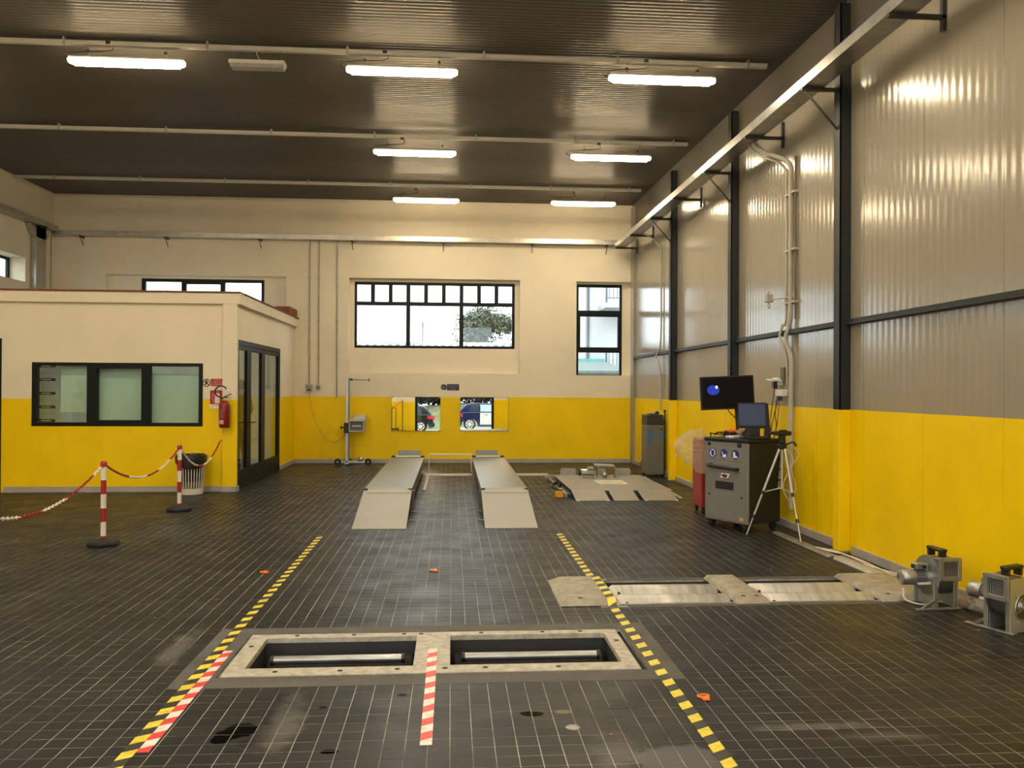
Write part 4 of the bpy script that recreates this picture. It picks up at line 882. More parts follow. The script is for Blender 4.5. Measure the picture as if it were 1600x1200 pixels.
    MB().cyl((w + .0062, 0, .17), (w + .0075, 0, .17), .084, n=32).build('inlet_dark', rubber, inl)
    for r in (.015, .026, .037, .048, .059, .07): MB().tube([(w + .016, r * math.cos(a), .17 + r * math.sin(a)) for a in np.linspace(0, 2 * PI, 28, endpoint=False)], .0022, 5, closed=True).build('guard_wire', galv, inl)
    for a in (.35, .35 + PI * 2 / 3, .35 + PI * 4 / 3): MB().tube([(w + .018, 0, .17), (w + .018, -.1 * math.cos(a), .17 - .1 * math.sin(a))], .003, 5).build('guard_strut', galv, inl)
    for a in np.arange(.2, 6.2, PI / 3): MB().cyl((w + .006, .105 * math.cos(a), .17 + .105 * math.sin(a)), (w + .012, .105 * math.cos(a), .17 + .105 * math.sin(a)), .007, n=6).build('bolt', chrome, t)
    return t
blower((3.61, 5.93, 0), .05, 'electric blower with motor pointing left and square outlet facing forward')
blower((3.745, 5.30, 0), math.radians(-68), 'electric blower with round spiral inlet guard, cut by the right edge')
bottle_m, nt, b = newmat('bottle_plastic'); nt.nodes.remove(b)
tr_ = N(nt, 'ShaderNodeBsdfTransparent'); df = N(nt, 'ShaderNodeBsdfPrincipled'); df.inputs['Base Color'].default_value = (.55, .52, .45, 1); df.inputs['Roughness'].default_value = .12
mx = N(nt, 'ShaderNodeMixShader'); nt.links.new(mth(nt, 'MULTIPLY_ADD', noise(nt, 40, 4), .8, -.12), mx.inputs[0]); nt.links.new(tr_.outputs[0], mx.inputs[1]); nt.links.new(df.outputs[0], mx.inputs[2]); nt.links.new(mx.outputs[0], nt.nodes['Material Output'].inputs[0])
t = thing('plastic_bottle', 'crushed clear plastic bottle on the floor between the blowers', 'bottle', (3.775, 5.80, .046), .35); t.scale = (1.3, 1.3, 1.3)
MB().lathe([(.008, -.16), (.03, -.155), (.034, -.12), (.029, -.08), (.034, -.04), (.03, 0), (.034, .05), (.03, .09), (.014, .13), (.012, .15)], 14, (0, 0, 0), 'y').build('body', bottle_m, t, ang=60)
MB().cyl((0, .15, 0), (0, .165, 0), .015, n=10).build('cap', white_p, t); MB().cyl((0, -.012, 0), (0, .012, 0), .0348, n=14, caps=False).build('label_band', mat('pink_label', (.3, .17, .15), .5), t)

# ------------------------------------------------------------------ headlamp tester on wheels
t = thing('lamp_tester', 'tall headlamp tester mast on black wheels by the back wall', 'lamp tester', (-2.13, 17.28, 0))
MB().box(-.045, .005, -.03, .03, .05, 1.79).build('mast', alu, t, .004); MB().box(.006, .035, -.02, .02, .05, 1.79).build('mast_rail', mat('mast_dark', (.2, .2, .2), .4, .6), t, .002)
MB().cyl((.03, 0, 1.765), (.09, 0, 1.763), .022, n=10).build('arm_clamp', black, t); MB().cyl((.09, 0, 1.765), (.42, 0, 1.757), .017, n=10).build('sight_arm', alu, t); MB().cyl((.42, 0, 1.757), (.435, 0, 1.757), .034, n=12).build('arm_cap', black, t)
MB().box(-.08, .03, -.06, .06, .66, .87).build('carriage', black, t, .01); MB().cyl((-.08, 0, .77), (-.12, 0, .77), .015, n=8).build('knob_shaft', black, t); MB().lathe([(.03, 0), (.035, .01), (.02, .03)], 12, (-.15, 0, .77), 'x').build('knob', black, t)
hd = wall_mesh(MB(), 'y', -.2, .14, .035, .345, .685, .93, [(.06, .32, .715, .9)]).build('optics_box', mat('box_pale', (.42, .4, .36), .45, .2), t, .012)
MB().box(.06, .32, -.12, .13, .715, .9).build('lens', mat('lens_grey', (.13, .125, .12), .2), hd); MB().box(.1, .28, -.122, -.121, .8, .82).build('lens_scale', white_p, hd)
MB().hexa([(.1, -.1, .93), (.36, -.1, .93), (.4, .14, .93), (.12, .14, .93), (.12, -.05, 1.03), (.34, -.05, 1.03), (.37, .14, 1.03), (.14, .14, 1.03)]).build('display_housing', MATS['box_pale'], t, .008)
MB().box(-.2, .42, -.03, .03, .04, .09).build('base_bar', alu, t, .006); MB().box(-.04, .04, -.2, .2, .03, .06).build('cross_bar', alu, t, .004); MB().ball((.26, 0, .12), .06, 8).build('lock', alu, t)
for x in (-.2, .42): 
    wj = MB().lathe([(.03, -.022), (.06, -.022), (.068, -.01), (.068, .01), (.06, .022), (.03, .022)], 20, (x, -.05, .069), 'y').build('wheel', rubber, t); MB().cyl((x, -.078, .069), (x, -.07, .069), .016, n=10).build('hub', alu, wj)
MB().lathe([(.03, -.02), (.06, -.02), (.06, .02), (.03, .02)], 16, (.0, .2, .061), 'y').build('wheel', rubber, t)

# ------------------------------------------------------------------ mirrors and sign on the back wall
for x0, x1, tilt, lab in ((-1.275, -.24, -.0108, 'left wall mirror reflecting the black car'), (.178, 1.21, -.0084, 'right wall mirror reflecting the blue car')):
    t = thing('wall_mirror', lab, 'mirror', ((x0 + x1) / 2, YB - .006, 1.045)); t.rotation_euler = (tilt, 0, 0); w = (x1 - x0) / 2
    MB().box(-w, w, -.008, -.003, -.36, .36).build('backing', black, t); MB().box(-w + .004, w - .004, -.0105, -.0085, -.356, .356).build('glass', mirror_m, t)
    for x in (-w + .02, w - .02):
        for z_ in (-.355, .355): MB().box(x - .02, x + .02, -.014, -.002, z_ - .012, z_ + .012).build('clip', galv_d, t, .002)
t = thing('wall_sign', 'small dark blue mandatory sign above the mirrors', 'sign', (-.03, YB - .004, 1.615))
nav = mat('sign_navy', (.008, .012, .04), .5, 0, .05)
MB().cyl((-.14, 0, 0), (-.14, -.004, 0), .062, n=24).build('disc', nav, t); MB().box(-.075, .185, -.004, .0, -.066, .066).build('plate', nav, t)
MB().tube([(-.17, -.006, -.03), (-.15, -.006, .01), (-.125, -.006, .03)], .006, 4).tube([(-.14, -.006, -.04), (-.12, -.006, 0)], .006, 4).build('pictogram', mat('sign_grey', (.4, .42, .5), .5), t)
for k, (a, b2) in enumerate(((-.06, .17), (-.055, .16), (-.03, .13), (.0, .1))): MB().box(a, b2, -.0046, -.004, .04 - k * .03, .047 - k * .03).build('text_line', mat('sign_text_grey', (.2, .21, .25), .5), t)

# ------------------------------------------------------------------ extinguisher and signs on the office
t = thing('fire_extinguisher', 'red fire extinguisher hanging on the office corner', 'fire extinguisher', (-3.42, 12.78, .98))
MB().lathe([(.04, 0), (.07, .004), (.08, .03), (.08, .33), (.072, .37), (.045, .405), (.025, .415)], 24).build('cylinder', red_p, t, ang=50)
MB().cyl((0, 0, .41), (0, 0, .455), .022, n=12).build('neck', chrome, t)
MB().hexa([(-.02, -.01, .45), (.02, -.01, .45), (.02, .01, .45), (-.02, .01, .45), (-.02, -.01, .47), (.1, -.01, .465), (.1, .01, .465), (-.02, .01, .47)]).build('handle', black, t)
MB().tube([(-.01, 0, .465), (.05, 0, .49), (.1, 0, .515)], .008, 6).build('lever', black, t)
MB().tube([(-.01, 0, .44)] + [(-.045 + .09 * math.cos(a) , -.02, .545 + .085 * math.sin(a)) for a in np.linspace(-PI * .75, -PI * 1.85, 14)], .011, 8).build('hose', black, t)
MB().tube([(.034, -.02, .585), (.075, -.02, .545)], .012, 8, r1=.016).build('nozzle', white_p, t)
lb = [(-.0805 * math.sin(a), -.0805 * math.cos(a)) for a in np.linspace(-.1, .9, 9)]
vs = [(x, y, z_) for x, y in lb for z_ in (.06, .12)]; MB().add(vs, [(2 * i, 2 * i + 1, 2 * i + 3, 2 * i + 2) for i in range(8)]).build('label_patch', mat('label_pale', (.55, .4, .42), .5), t)
lb = [(-.0805 * math.sin(a), -.0805 * math.cos(a)) for a in np.linspace(0, 1.0, 9)]
vs = [(x, y, z_) for x, y in lb for z_ in (.14, .28)]; MB().add(vs, [(2 * i, 2 * i + 1, 2 * i + 3, 2 * i + 2) for i in range(8)]).build('instruction_label', mat('label_dark', (.28, .06, .08), .5), t)
MB().box(-.03, .03, .079, .17, .25, .3).build('wall_bracket', black, t)
sr = mat('sign_red', (.36, .012, .014), .5, 0, .05); sp = mat('sign_pink', (.7, .42, .38), .5); swh = mat('sign_cream', (.72, .66, .58), .5)
t = thing('wall_sign', 'round no entry pictogram sign beside the office window', 'sign', (-3.733, OY - .002, 1.66))
MB().cyl((0, 0, 0), (0, -.003, 0), .06, n=28).build('disc', swh, t)
MB().tube([(.055 * math.cos(a), -.004, .055 * math.sin(a)) for a in np.linspace(0, 2 * PI, 32, endpoint=False)], .006, 6, closed=True).build('ring', mat('sign_maroon', (.09, .015, .015), .5), t)
MB().tube([(-.035, -.005, .035), (.035, -.005, -.035)], .005, 4).tube([(0, -.005, .03), (-.005, -.005, 0), (-.02, -.005, -.035)], .009, 5).tube([(0, -.005, 0), (.02, -.005, -.03)], .008, 5).tube([(-.025, -.005, .0), (0, -.005, .018), (.022, -.005, .005)], .006, 5).ball((.002, -.005, .037), .01, 6).build('pictogram', mat('sign_black', (.03, .01, .01), .5), t)
t = thing('wall_sign', 'red sign with three lines of pale lettering', 'sign', (-3.565, OY - .002, 1.665))
MB().box(-.105, .08, -.003, 0, -.056, .056).build('plate', sr, t)
for s, z_ in (('VIETATO', .03), ("L'INGRESSO AI NON", 0), ('AUTORIZZATI', -.03)):
    text_mesh(s, .026 if len(s) < 12 else .0215, sp, 'lettering', t, Matrix.Translation((-.012, -.0035, z_)) @ FACE_CAM)
t = thing('wall_sign', 'red fire extinguisher sign with white lower strip', 'sign', (-3.58, OY - .002, 1.43))
MB().box(-.1, .095, -.003, 0, -.1, .115).build('plate', sr, t); MB().box(-.105, .095, -.003, 0, -.165, -.1).build('white_strip', swh, t)
MB().prism([(-.03, -.085), (.045, -.085), (.045, .05), (.03, .07), (-.015, .07), (-.03, .05)], -.004, -.003, 'y').build('pictogram', swh, t)
MB().tube([(-.045 + .0, -.0045, -.06), (-.065, -.0045, 0), (-.05, -.0045, .06), (-.01, -.0045, .09), (.03, -.0045, .085)], .005, 5).build('pictogram_hose', sp, t)
text_mesh('ESTINTORE', .026, mat('sign_black'), 'lettering', t, Matrix.Translation((-.01, -.0035, -.122)) @ FACE_CAM)
text_mesh('N.', .026, mat('sign_black'), 'lettering', t, Matrix.Translation((-.07, -.0035, -.148)) @ FACE_CAM)

# ------------------------------------------------------------------ barrier posts and chains
def post(x, y, rz, lab):
    t = thing('barrier_post', lab, 'barrier post', (x, y, 0), rz, 'red and white barrier posts'); t.scale = (1, 1, .922)
    s = MB().prism([(.16 * math.cos(a), .16 * math.sin(a)) for a in np.linspace(PI / 6, PI / 6 + 2 * PI, 6, endpoint=False)], .001, .05, 'z').build('base', rubber, t, .012)
    MB().lathe([(.14, 0), (.05, .022), (.035, .03)], 6, (0, 0, .05)).build('base_collar', rubber, t)
    zs = [.07, .125, .30, .475, .65, .825]; 
    bands = [(.07, .13, red_post), (.13, .31, white_post), (.31, .48, red_post), (.48, .66, white_post), (.66, .83, red_post), (.83, .985, white_post)]
    bands = [(.06, .115, red_post), (.115, .285, white_post), (.285, .45, red_post), (.45, .62, white_post), (.62, .79, red_post), (.79, .965, white_post)]
    k = .865 / .985 * 1.0
    for a, b2, m in bands: MB().cyl((0, 0, a * .9), (0, 0, b2 * .9), .026, n=18, caps=False).build('band', m, t)
    MB().lathe([(.03, .86), (.031, .865), (.031, .905), (.022, .918)], 18).build('cap', red_post, t)
    MB().tube([(0, -.05 + .02 * math.sin(a), .868 + .02 * math.cos(a)) for a in np.linspace(0, 2 * PI, 12, endpoint=False)], .004, 5, closed=True).tube([(0, .05 + .02 * math.sin(a), .868 + .02 * math.cos(a)) for a in np.linspace(0, 2 * PI, 12, endpoint=False)], .004, 5, closed=True).build('eyelet', red_post, t)
post(-3.488, 8.61, .15, 'nearer red and white barrier post on a black base')
post(-3.494, 10.96, .0, 'farther red and white barrier post before the waste bin')
post(-3.49, 5.83, .3, 'red and white barrier post just outside the left edge')
def chain(p, q, sag, lab, pat):
    t = thing('barrier_chain', lab, 'chain', (0, 0, 0), 0, 'red and white barrier chains')
    pts = catenary(p, q, sag, 400); step = .034; mbs = {0: MB(), 1: MB()}
    L = [0]
    for a, b2 in zip(pts, pts[1:]): L.append(L[-1] + (b2 - a).length)
    n = int(L[-1] / step); j = 0
    for i in range(n):
        s = (i + .5) * step
        while L[j + 1] < s: j += 1
        c = pts[j]; tg = (pts[j + 1] - pts[j]).normalized(); side = tg.cross(Vector((0, 0, 1))).normalized(); upv = side.cross(tg)
        w = (side if i % 2 else upv)
        ring = [c + tg * (.0225 * math.cos(a)) + w * (.0115 * math.sin(a)) for a in np.linspace(0, 2 * PI, 10, endpoint=False)]
        mbs[pat(s / L[-1])].tube(ring, .0045, 5, closed=True)
    for k, m, nm in ((0, red_post, 'red_links'), (1, white_post, 'white_links')):
        if mbs[k].v: o = mbs[k].build(nm, m, t); o['kind'] = 'stuff'
chain((-3.49, 5.88, .80), (-3.488, 8.56, .80), .275, 'red and white chain at the left edge below the nearer post', lambda u: 1 if (u > .93 or .56 < u < .72 or .3 < u < .42 or u < .15) else 0)
chain((-3.488, 8.66, .80), (-3.494, 10.91, .80), .23, 'red and white chain between the two barrier posts', lambda u: 1 if (.28 < u < .52 or .68 < u < .86) else 0)
chain((-3.494, 11.01, .80), (-3.51, OY - .06, .785), .30, 'red and white chain between waste bin and office corner', lambda u: 1 if (u < .4 or .55 < u < .75) else 0)
tag(MB().tube([(-3.51, OY - .065, .785), (-3.51, OY - .0, .785)], .006, 6).build('wall_hook', galv_d), 'small hook holding the chain at the office corner', 'hook')
# waste bin
t = thing('waste_bin', 'slatted white waste bin with a black bin liner', 'waste bin', (-3.855, 12.62, 0))
wv = mat('bin_white', (.62, .57, .48), .5, 0, .06)
MB().lathe([(.16, .002), (.17, .01), (.178, .095), (.172, .098), (.155, .02)], 32).build('base_ring', wv, t)
MB().lathe([(.150, .02), (.152, .09), (.19, .52), (.188, .525)], 32).build('inner_liner', mat('liner_grey', (.13, .115, .09), .6, 0, .25, 30), t)
for k in range(30):
    a = 2 * PI * k / 30; c_, s_ = math.cos(a), math.sin(a)
    MB().hexa([(.170 * c_ - .006 * s_, .170 * s_ + .006 * c_, .09), (.170 * c_ + .006 * s_, .170 * s_ - .006 * c_, .09), (.176 * c_ + .006 * s_, .176 * s_ - .006 * c_, .09), (.176 * c_ - .006 * s_, .176 * s_ + .006 * c_, .09),
               (.205 * c_ - .006 * s_, .205 * s_ + .006 * c_, .55), (.205 * c_ + .006 * s_, .205 * s_ - .006 * c_, .55), (.211 * c_ + .006 * s_, .211 * s_ - .006 * c_, .55), (.211 * c_ - .006 * s_, .211 * s_ + .006 * c_, .55)]).build('slat', wv, t)
rb = random.Random(8); vs = []; fs = []; n = 32
for i, (r, z_) in enumerate(((.214, .43), (.222, .47), (.225, .54), (.222, .585), (.2, .595), (.19, .5), (.17, .2))):
    for k in range(n): 
        dz = (.045 * math.sin(k * .39 + 1) + rb.uniform(-.01, .01)) if i == 0 else rb.uniform(-.004, .004)
        rr_ = r + rb.uniform(-.005, .005); vs.append((rr_ * math.cos(2 * PI * k / n), rr_ * math.sin(2 * PI * k / n), z_ + dz))
for i in range(6): fs += [(i * n + k, i * n + (k + 1) % n, (i + 1) * n + (k + 1) % n, (i + 1) * n + k) for k in range(n)]
fs.append(tuple(range(6 * n, 7 * n)))
MB().add(vs, fs).build('bin_liner', mat('liner_black', (.012, .012, .012), .35, 0, .2, 12), t)

# ------------------------------------------------------------------ inside the office
pale = mat('pale_sheet', (.52, .62, .57), .6, 0, .05, 2)
tag(MB().box(-5.42, -4.66, OY + .141, OY + .149, .93, 2.0).build('paper_sheet', pale, None), 'pale paper sheet behind the middle office pane', 'paper sheet')
tag(MB().box(-4.63, -3.76, OY + .141, OY + .149, .93, 1.80).build('paper_sheet', pale, None), 'pale paper sheet behind the right office pane', 'paper sheet')
tag(MB().box(-5.944, -5.53, OY + .141, OY + .149, 1.20, 2.0).build('paper_sheet', mat('pale_sheet2', (.62, .66, .6), .6, 0, .15, 5), None), 'pale paper sheet hanging behind the left office pane', 'paper sheet')
t = thing('filing_rack', 'white filing rack with dark labels behind the left office pane', 'filing rack', (-6.32, 13.55, 0))
MB().box(-.28, .17, 0, .4, 0, 2.05).build('body', mat('rack_white', (.55, .57, .55), .5), t, .004)
for k in range(9):
    d = MB().box(-.27, .16, -.012, -.0005, .08 + k * .215, .28 + k * .215).build('drawer', MATS['rack_white'], t, .004)
    MB().box(-.17, .09, -.016, -.012, .17 + k * .215, .215 + k * .215).build('drawer_label', black, d)
    MB().box(-.12, .02, -.018, -.016, .185 + k * .215, .2 + k * .215).build('label_text', white_p, d)
t = thing('desk', 'dark office desk behind the left pane', 'desk', (-5.2, 13.9, 0))
MB().box(-.5, 1.2, -.4, .4, .74, .78).build('desk_top', mat('desk_brown', (.06, .05, .04), .5), t, .004)
for x in (-.45, 1.15):
    for y in (-.35, .35): MB().box(x - .03, x + .03, y - .03, y + .03, 0, .74).build('leg', black, t)
MB().box(-.5, 1.2, -.38, -.36, .3, .74).build('front_board', MATS['desk_brown'], t)
t = thing('box_file', 'dark box file on the desk behind the right office pane', 'box file', (-4.12, 13.62, .781)); MB().box(-.07, .07, -.1, .1, 0, .3).build('case', mat('file_dark', (.05, .045, .04), .6), t, .004); MB().box(-.04, .04, -.103, -.1, .06, .2).build('spine_label', white_p, t)
# person standing inside the office, seen through the glass door
def skin_body(name, verts, edges, radii, m, parent=None, sub=2):
    me = bpy.data.meshes.new(name); me.from_pydata(verts, edges, []); o = bpy.data.objects.new(name, me); COL.objects.link(o)
    md_ = o.modifiers.new('s', 'SKIN'); md_.use_smooth_shade = True
    sv = me.skin_vertices[0].data
    for i, r in enumerate(radii): sv[i].radius = r if isinstance(r, tuple) else (r, r)
    sv[0].use_root = True
    sm = o.modifiers.new('d', 'SUBSURF'); sm.levels = sub; sm.render_levels = sub
    me2 = bpy.data.meshes.new_from_object(o.evaluated_get(bpy.context.evaluated_depsgraph_get())); bpy.data.objects.remove(o)
    me2.name = name; me2.materials.clear(); me2.materials.append(m)
    for p in me2.polygons: p.use_smooth = True
    return rawobj(name, me2, parent)
pm_, nt, b = newmat('clothes_and_skin')
tc = N(nt, 'ShaderNodeTexCoord'); sx = N(nt, 'ShaderNodeSeparateXYZ'); nt.links.new(tc.outputs['Object'], sx.inputs[0])
f = noise(nt, 12, 4)
nt.links.new(ramp(nt, mth(nt, 'DIVIDE', mth(nt, 'ADD', sx.outputs[2], mth(nt, 'MULTIPLY', f, .01)), 1.8), [(0, (.01, .01, .01)), (.05, (.015, .017, .025)), (.5, (.03, .026, .02)), (.815, (.3, .18, .12)), (.83, (.32, .19, .13))]), b.inputs['Base Color'])
for n_ in nt.nodes:
    if n_.type == 'VALTORGB': n_.color_ramp.interpolation = 'CONSTANT'
b.inputs['Roughness'].default_value = .8
t = thing('person', 'person in dark jacket standing inside behind the glazed office door', 'person', (-3.74, 15.0, 0), -PI / 2 - .35)
V = [(0, 0, .93), (0, .0, 1.12), (0, .03, 1.32), (0, .03, 1.44), (0, .0, 1.50), (0, -.03, 1.57), (0, -.035, 1.65),
     (.17, .03, 1.39), (.24, .06, 1.16), (.2, -.14, 1.0), (.14, -.26, 1.03), (-.17, .03, 1.39), (-.24, .06, 1.16), (-.2, -.14, 1.0), (-.14, -.26, 1.03),
     (.1, 0, .88), (.11, -.01, .5), (.11, .03, .1), (.12, -.1, .045), (-.1, 0, .88), (-.11, .02, .5), (-.11, .06, .1), (-.12, -.07, .045)]
E_ = [(0, 1), (1, 2), (2, 3), (3, 4), (4, 5), (5, 6), (3, 7), (7, 8), (8, 9), (9, 10), (3, 11), (11, 12), (12, 13), (13, 14), (0, 15), (15, 16), (16, 17), (17, 18), (0, 19), (19, 20), (20, 21), (21, 22)]
Rr = [(.17, .13), (.165, .13), (.18, .13), (.12, .09), .058, (.072, .09), (.07, .085), .075, .06, .048, .035, .075, .06, .048, .035, .1, .075, .055, .04, .1, .075, .055, .04]
skin_body('body', V, E_, Rr, pm_, t)
MB().ball((0, -.015, 1.635), .105, 10, (.85, 1.0, .95)).build('hair', mat('dark_hair', (.015, .011, .009), .7, 0, .3, 30), t)
for s in (-1, 1):
    MB().ball((s * .033, -.117, 1.61), .012, 6).build('eye', black, t)
MB().hexa([(-.015, -.12, 1.57), (.015, -.12, 1.57), (.01, -.1, 1.57), (-.01, -.1, 1.57), (-.006, -.14, 1.575), (.006, -.14, 1.575), (.006, -.11, 1.62), (-.006, -.11, 1.62)]).build('nose', mat('skin_tone', (.32, .19, .13), .6), t)
for s in (-1, 1):
    h = MB()
    for k in range(4): h.tube([(s * (.14 - .018 * k + .01), -.26, 1.03), (s * (.12 - .018 * k), -.31 + .006 * k, 1.02), (s * (.115 - .018 * k), -.335 + .008 * abs(k - 1), .995)], .009, 6, r1=.007)
    h.tube([(s * .13, -.26, 1.04), (s * .09, -.29, 1.06), (s * .08, -.31, 1.055)], .010, 6, r1=.008); h.ball((s * .125, -.265, 1.03), .035, 6, (1, 1, .6)); h.build('hand', mat('skin_tone'), t)

# ------------------------------------------------------------------ behind the camera: trolley, pole, and cars outside
t = thing('hose_stand', 'dark pole with an orange hose beside the front vehicle door', 'stand', (-2.35, YF + .35, 0))
MB().cyl((0, 0, .002), (0, 0, 1.5), .02, n=8).build('pole', black, t); MB().cyl((0, 0, .001), (0, 0, .03), .18, n=16).build('base', black, t)
MB().tube(smooth_path([(0, 0, 1.45), (-.15, 0, 1.36), (-.35, 0, 1.2), (-.6, .05, 1.1)]), .025, 8).build('hose', plastic_orange, t)
t = thing('hand_truck', 'black hand truck with tall handle standing by the front wall', 'hand truck', (-2.75, YF + .5, 0))
MB().tube([(-.1, 0, .1), (-.1, 0, 1.05), (-.07, 0, 1.1), (.07, 0, 1.1), (.1, 0, 1.05), (.1, 0, .1)], .018, 8).build('handle', black, t); MB().box(-.2, .2, -.1, .25, .06, .14).build('deck', black, t, .01)
for x in (-.22, .22): MB().lathe([(.02, -.02), (.09, -.02), (.09, .02), (.02, .02)], 14, (x, .1, .092), 'x').build('wheel', rubber, t)

ground = struct(wall_mesh(MB(), 'z', -.3, -.22, -120, 120, -60, 150, [(XL - .34, XR + .19, YF - .3, YB + .33)]).build('ground', mat('asphalt', (.27, .265, .25), .8, 0, .2, 2)), 'asphalt ground outside')
def car(loc, face, paint, lab, silver_door=False):
    t = thing('car', lab, 'car', loc); t.scale = (face, 1, 1)
    # local: rear at x=0, front at x=4.2; side facing +Y towards the hall
    low = [(.0, .42), (.03, .62), (.06, .86), (.2, .95), (1.2, .97), (3.0, .93), (3.9, .80), (4.15, .66), (4.2, .42), (4.15, .24), (3.75, .2), (3.68, .42), (3.5, .58), (3.28, .62), (3.06, .58), (2.88, .42), (2.82, .2), (1.18, .2), (1.12, .42), (.94, .58), (.72, .62), (.5, .58), (.32, .42), (.26, .22), (.05, .26)]
    MB().prism(low, -.85, .85, 'y').build('body', paint, t, .02)
    cab_b = [(.1, .9), (.55, 1.40), (1.0, 1.46), (2.0, 1.44), (2.75, 1.0), (3.0, .93)]
    n = len(cab_b); vs = [(x, .82 - .2 * (z_ - .9) / .55, z_) for x, z_ in cab_b] + [(x, -.82 + .2 * (z_ - .9) / .55, z_) for x, z_ in cab_b]
    MB().add(vs, [tuple(range(n)), tuple(range(2 * n - 1, n - 1, -1))] + [(i, i + n, (i + 1) % n + n, (i + 1) % n) for i in range(n)]).build('cabin', paint, t, .02)
    gm = mat('car_glass', (.03, .04, .05), .06)
    for sgn in (1, -1):
        def sp_(x, z_): return (x, sgn * (.826 - .2 * (z_ - .9) / .55), z_)
        polys = ([(.62, 1.0), (1.22, 1.0), (1.22, 1.37), (.86, 1.34)], [(1.3, 1.0), (2.6, 1.0), (2.02, 1.36), (1.3, 1.38)]) if silver_door else ([(.62, 1.0), (1.08, 1.0), (1.08, 1.36), (.82, 1.34)], [(1.14, 1.0), (1.72, 1.0), (1.72, 1.37), (1.14, 1.37)], [(1.8, 1.0), (2.6, 1.0), (2.02, 1.36), (1.8, 1.37)])
        for poly in polys:
            m = gm
            if silver_door and poly[0][0] == 1.3: m = mat('pale_glass', (.35, .5, .55), .1)
            k = len(poly); a = [sp_(*q) for q in poly]; b2 = [(q[0], q[1] - sgn * .02, q[2]) for q in a]
            MB().add(a + b2, [tuple(range(k)), tuple(range(2 * k - 1, k - 1, -1))] + [(i, i + k, (i + 1) % k + k, (i + 1) % k) for i in range(k)]).build('side_window', m, t)
        MB().box(.0 - .012, .36, sgn * .62 if sgn > 0 else -.855, .855 if sgn > 0 else -.62, .70, .9).build('tail_light', mat('tail_red', (.5, .03, .03), .2), t, .02)
        for x in (.72, 3.28):
            w_ = MB().lathe([(.16, -.1), (.29, -.1), (.315, -.07), (.315, .07), (.29, .1), (.16, .1)], 26, (x, sgn * .76, .315), 'y').build('wheel', rubber, t)
            MB().cyl((x, sgn * .76, .315), (x, sgn * .80, .315), .2, n=22).build('rim_shadow', black, w_)
            MB().tube([(x + .2 * math.cos(a), sgn * .86, .315 + .2 * math.sin(a)) for a in np.linspace(0, 2 * PI, 24, endpoint=False)], .018, 6, closed=True).build('rim', white_p, w_)
            for k in range(7):
                a = 2 * PI * k / 7; MB().tube([(x, sgn * .855, .315), (x + .19 * math.cos(a), sgn * .86, .315 + .19 * math.sin(a))], .028, 6).build('spoke', white_p, w_)
        if silver_door: MB().box(1.28, 2.72, sgn * .853 - .004, sgn * .853 + .004, .3, .93).build('front_door', mat('silver_door', (.62, .6, .55), .3), t, .003)
        MB().box(2.45, 2.62, sgn * .9 - .05, sgn * .9 + .05, .95, 1.06).build('door_mirror', paint, t, .02)
        MB().box(1.55, 1.68, sgn * .855 - .012, sgn * .855 + .012, .82, .85).build('door_handle', paint, t)
    MB().box(-.04, .1, -.8, .8, .3, .5).build('rear_bumper', paint, t, .03)
    v = [(.14, .96), (.5, 1.36)]; MB().add([(v[0][0] - .012, .7, v[0][1]), (v[1][0] - .012, .58, v[1][1]), (v[1][0] - .012, -.58, v[1][1]), (v[0][0] - .012, -.7, v[0][1])], [(0, 1, 2, 3)]).build('rear_window', gm, t)
    return t
car((-.95, -10.2, -.22), -1, mat('black_paint', (.012, .016, .02), .15, .2, .05, 2, coat=.5), 'black car outside, seen in the left mirror')
car((.25, -10.2, -.22), 1, mat('blue_paint', (.012, .02, .09), .15, .3, .05, 2, coat=.5), 'dark blue car with pale front door, seen in the right mirror', True)
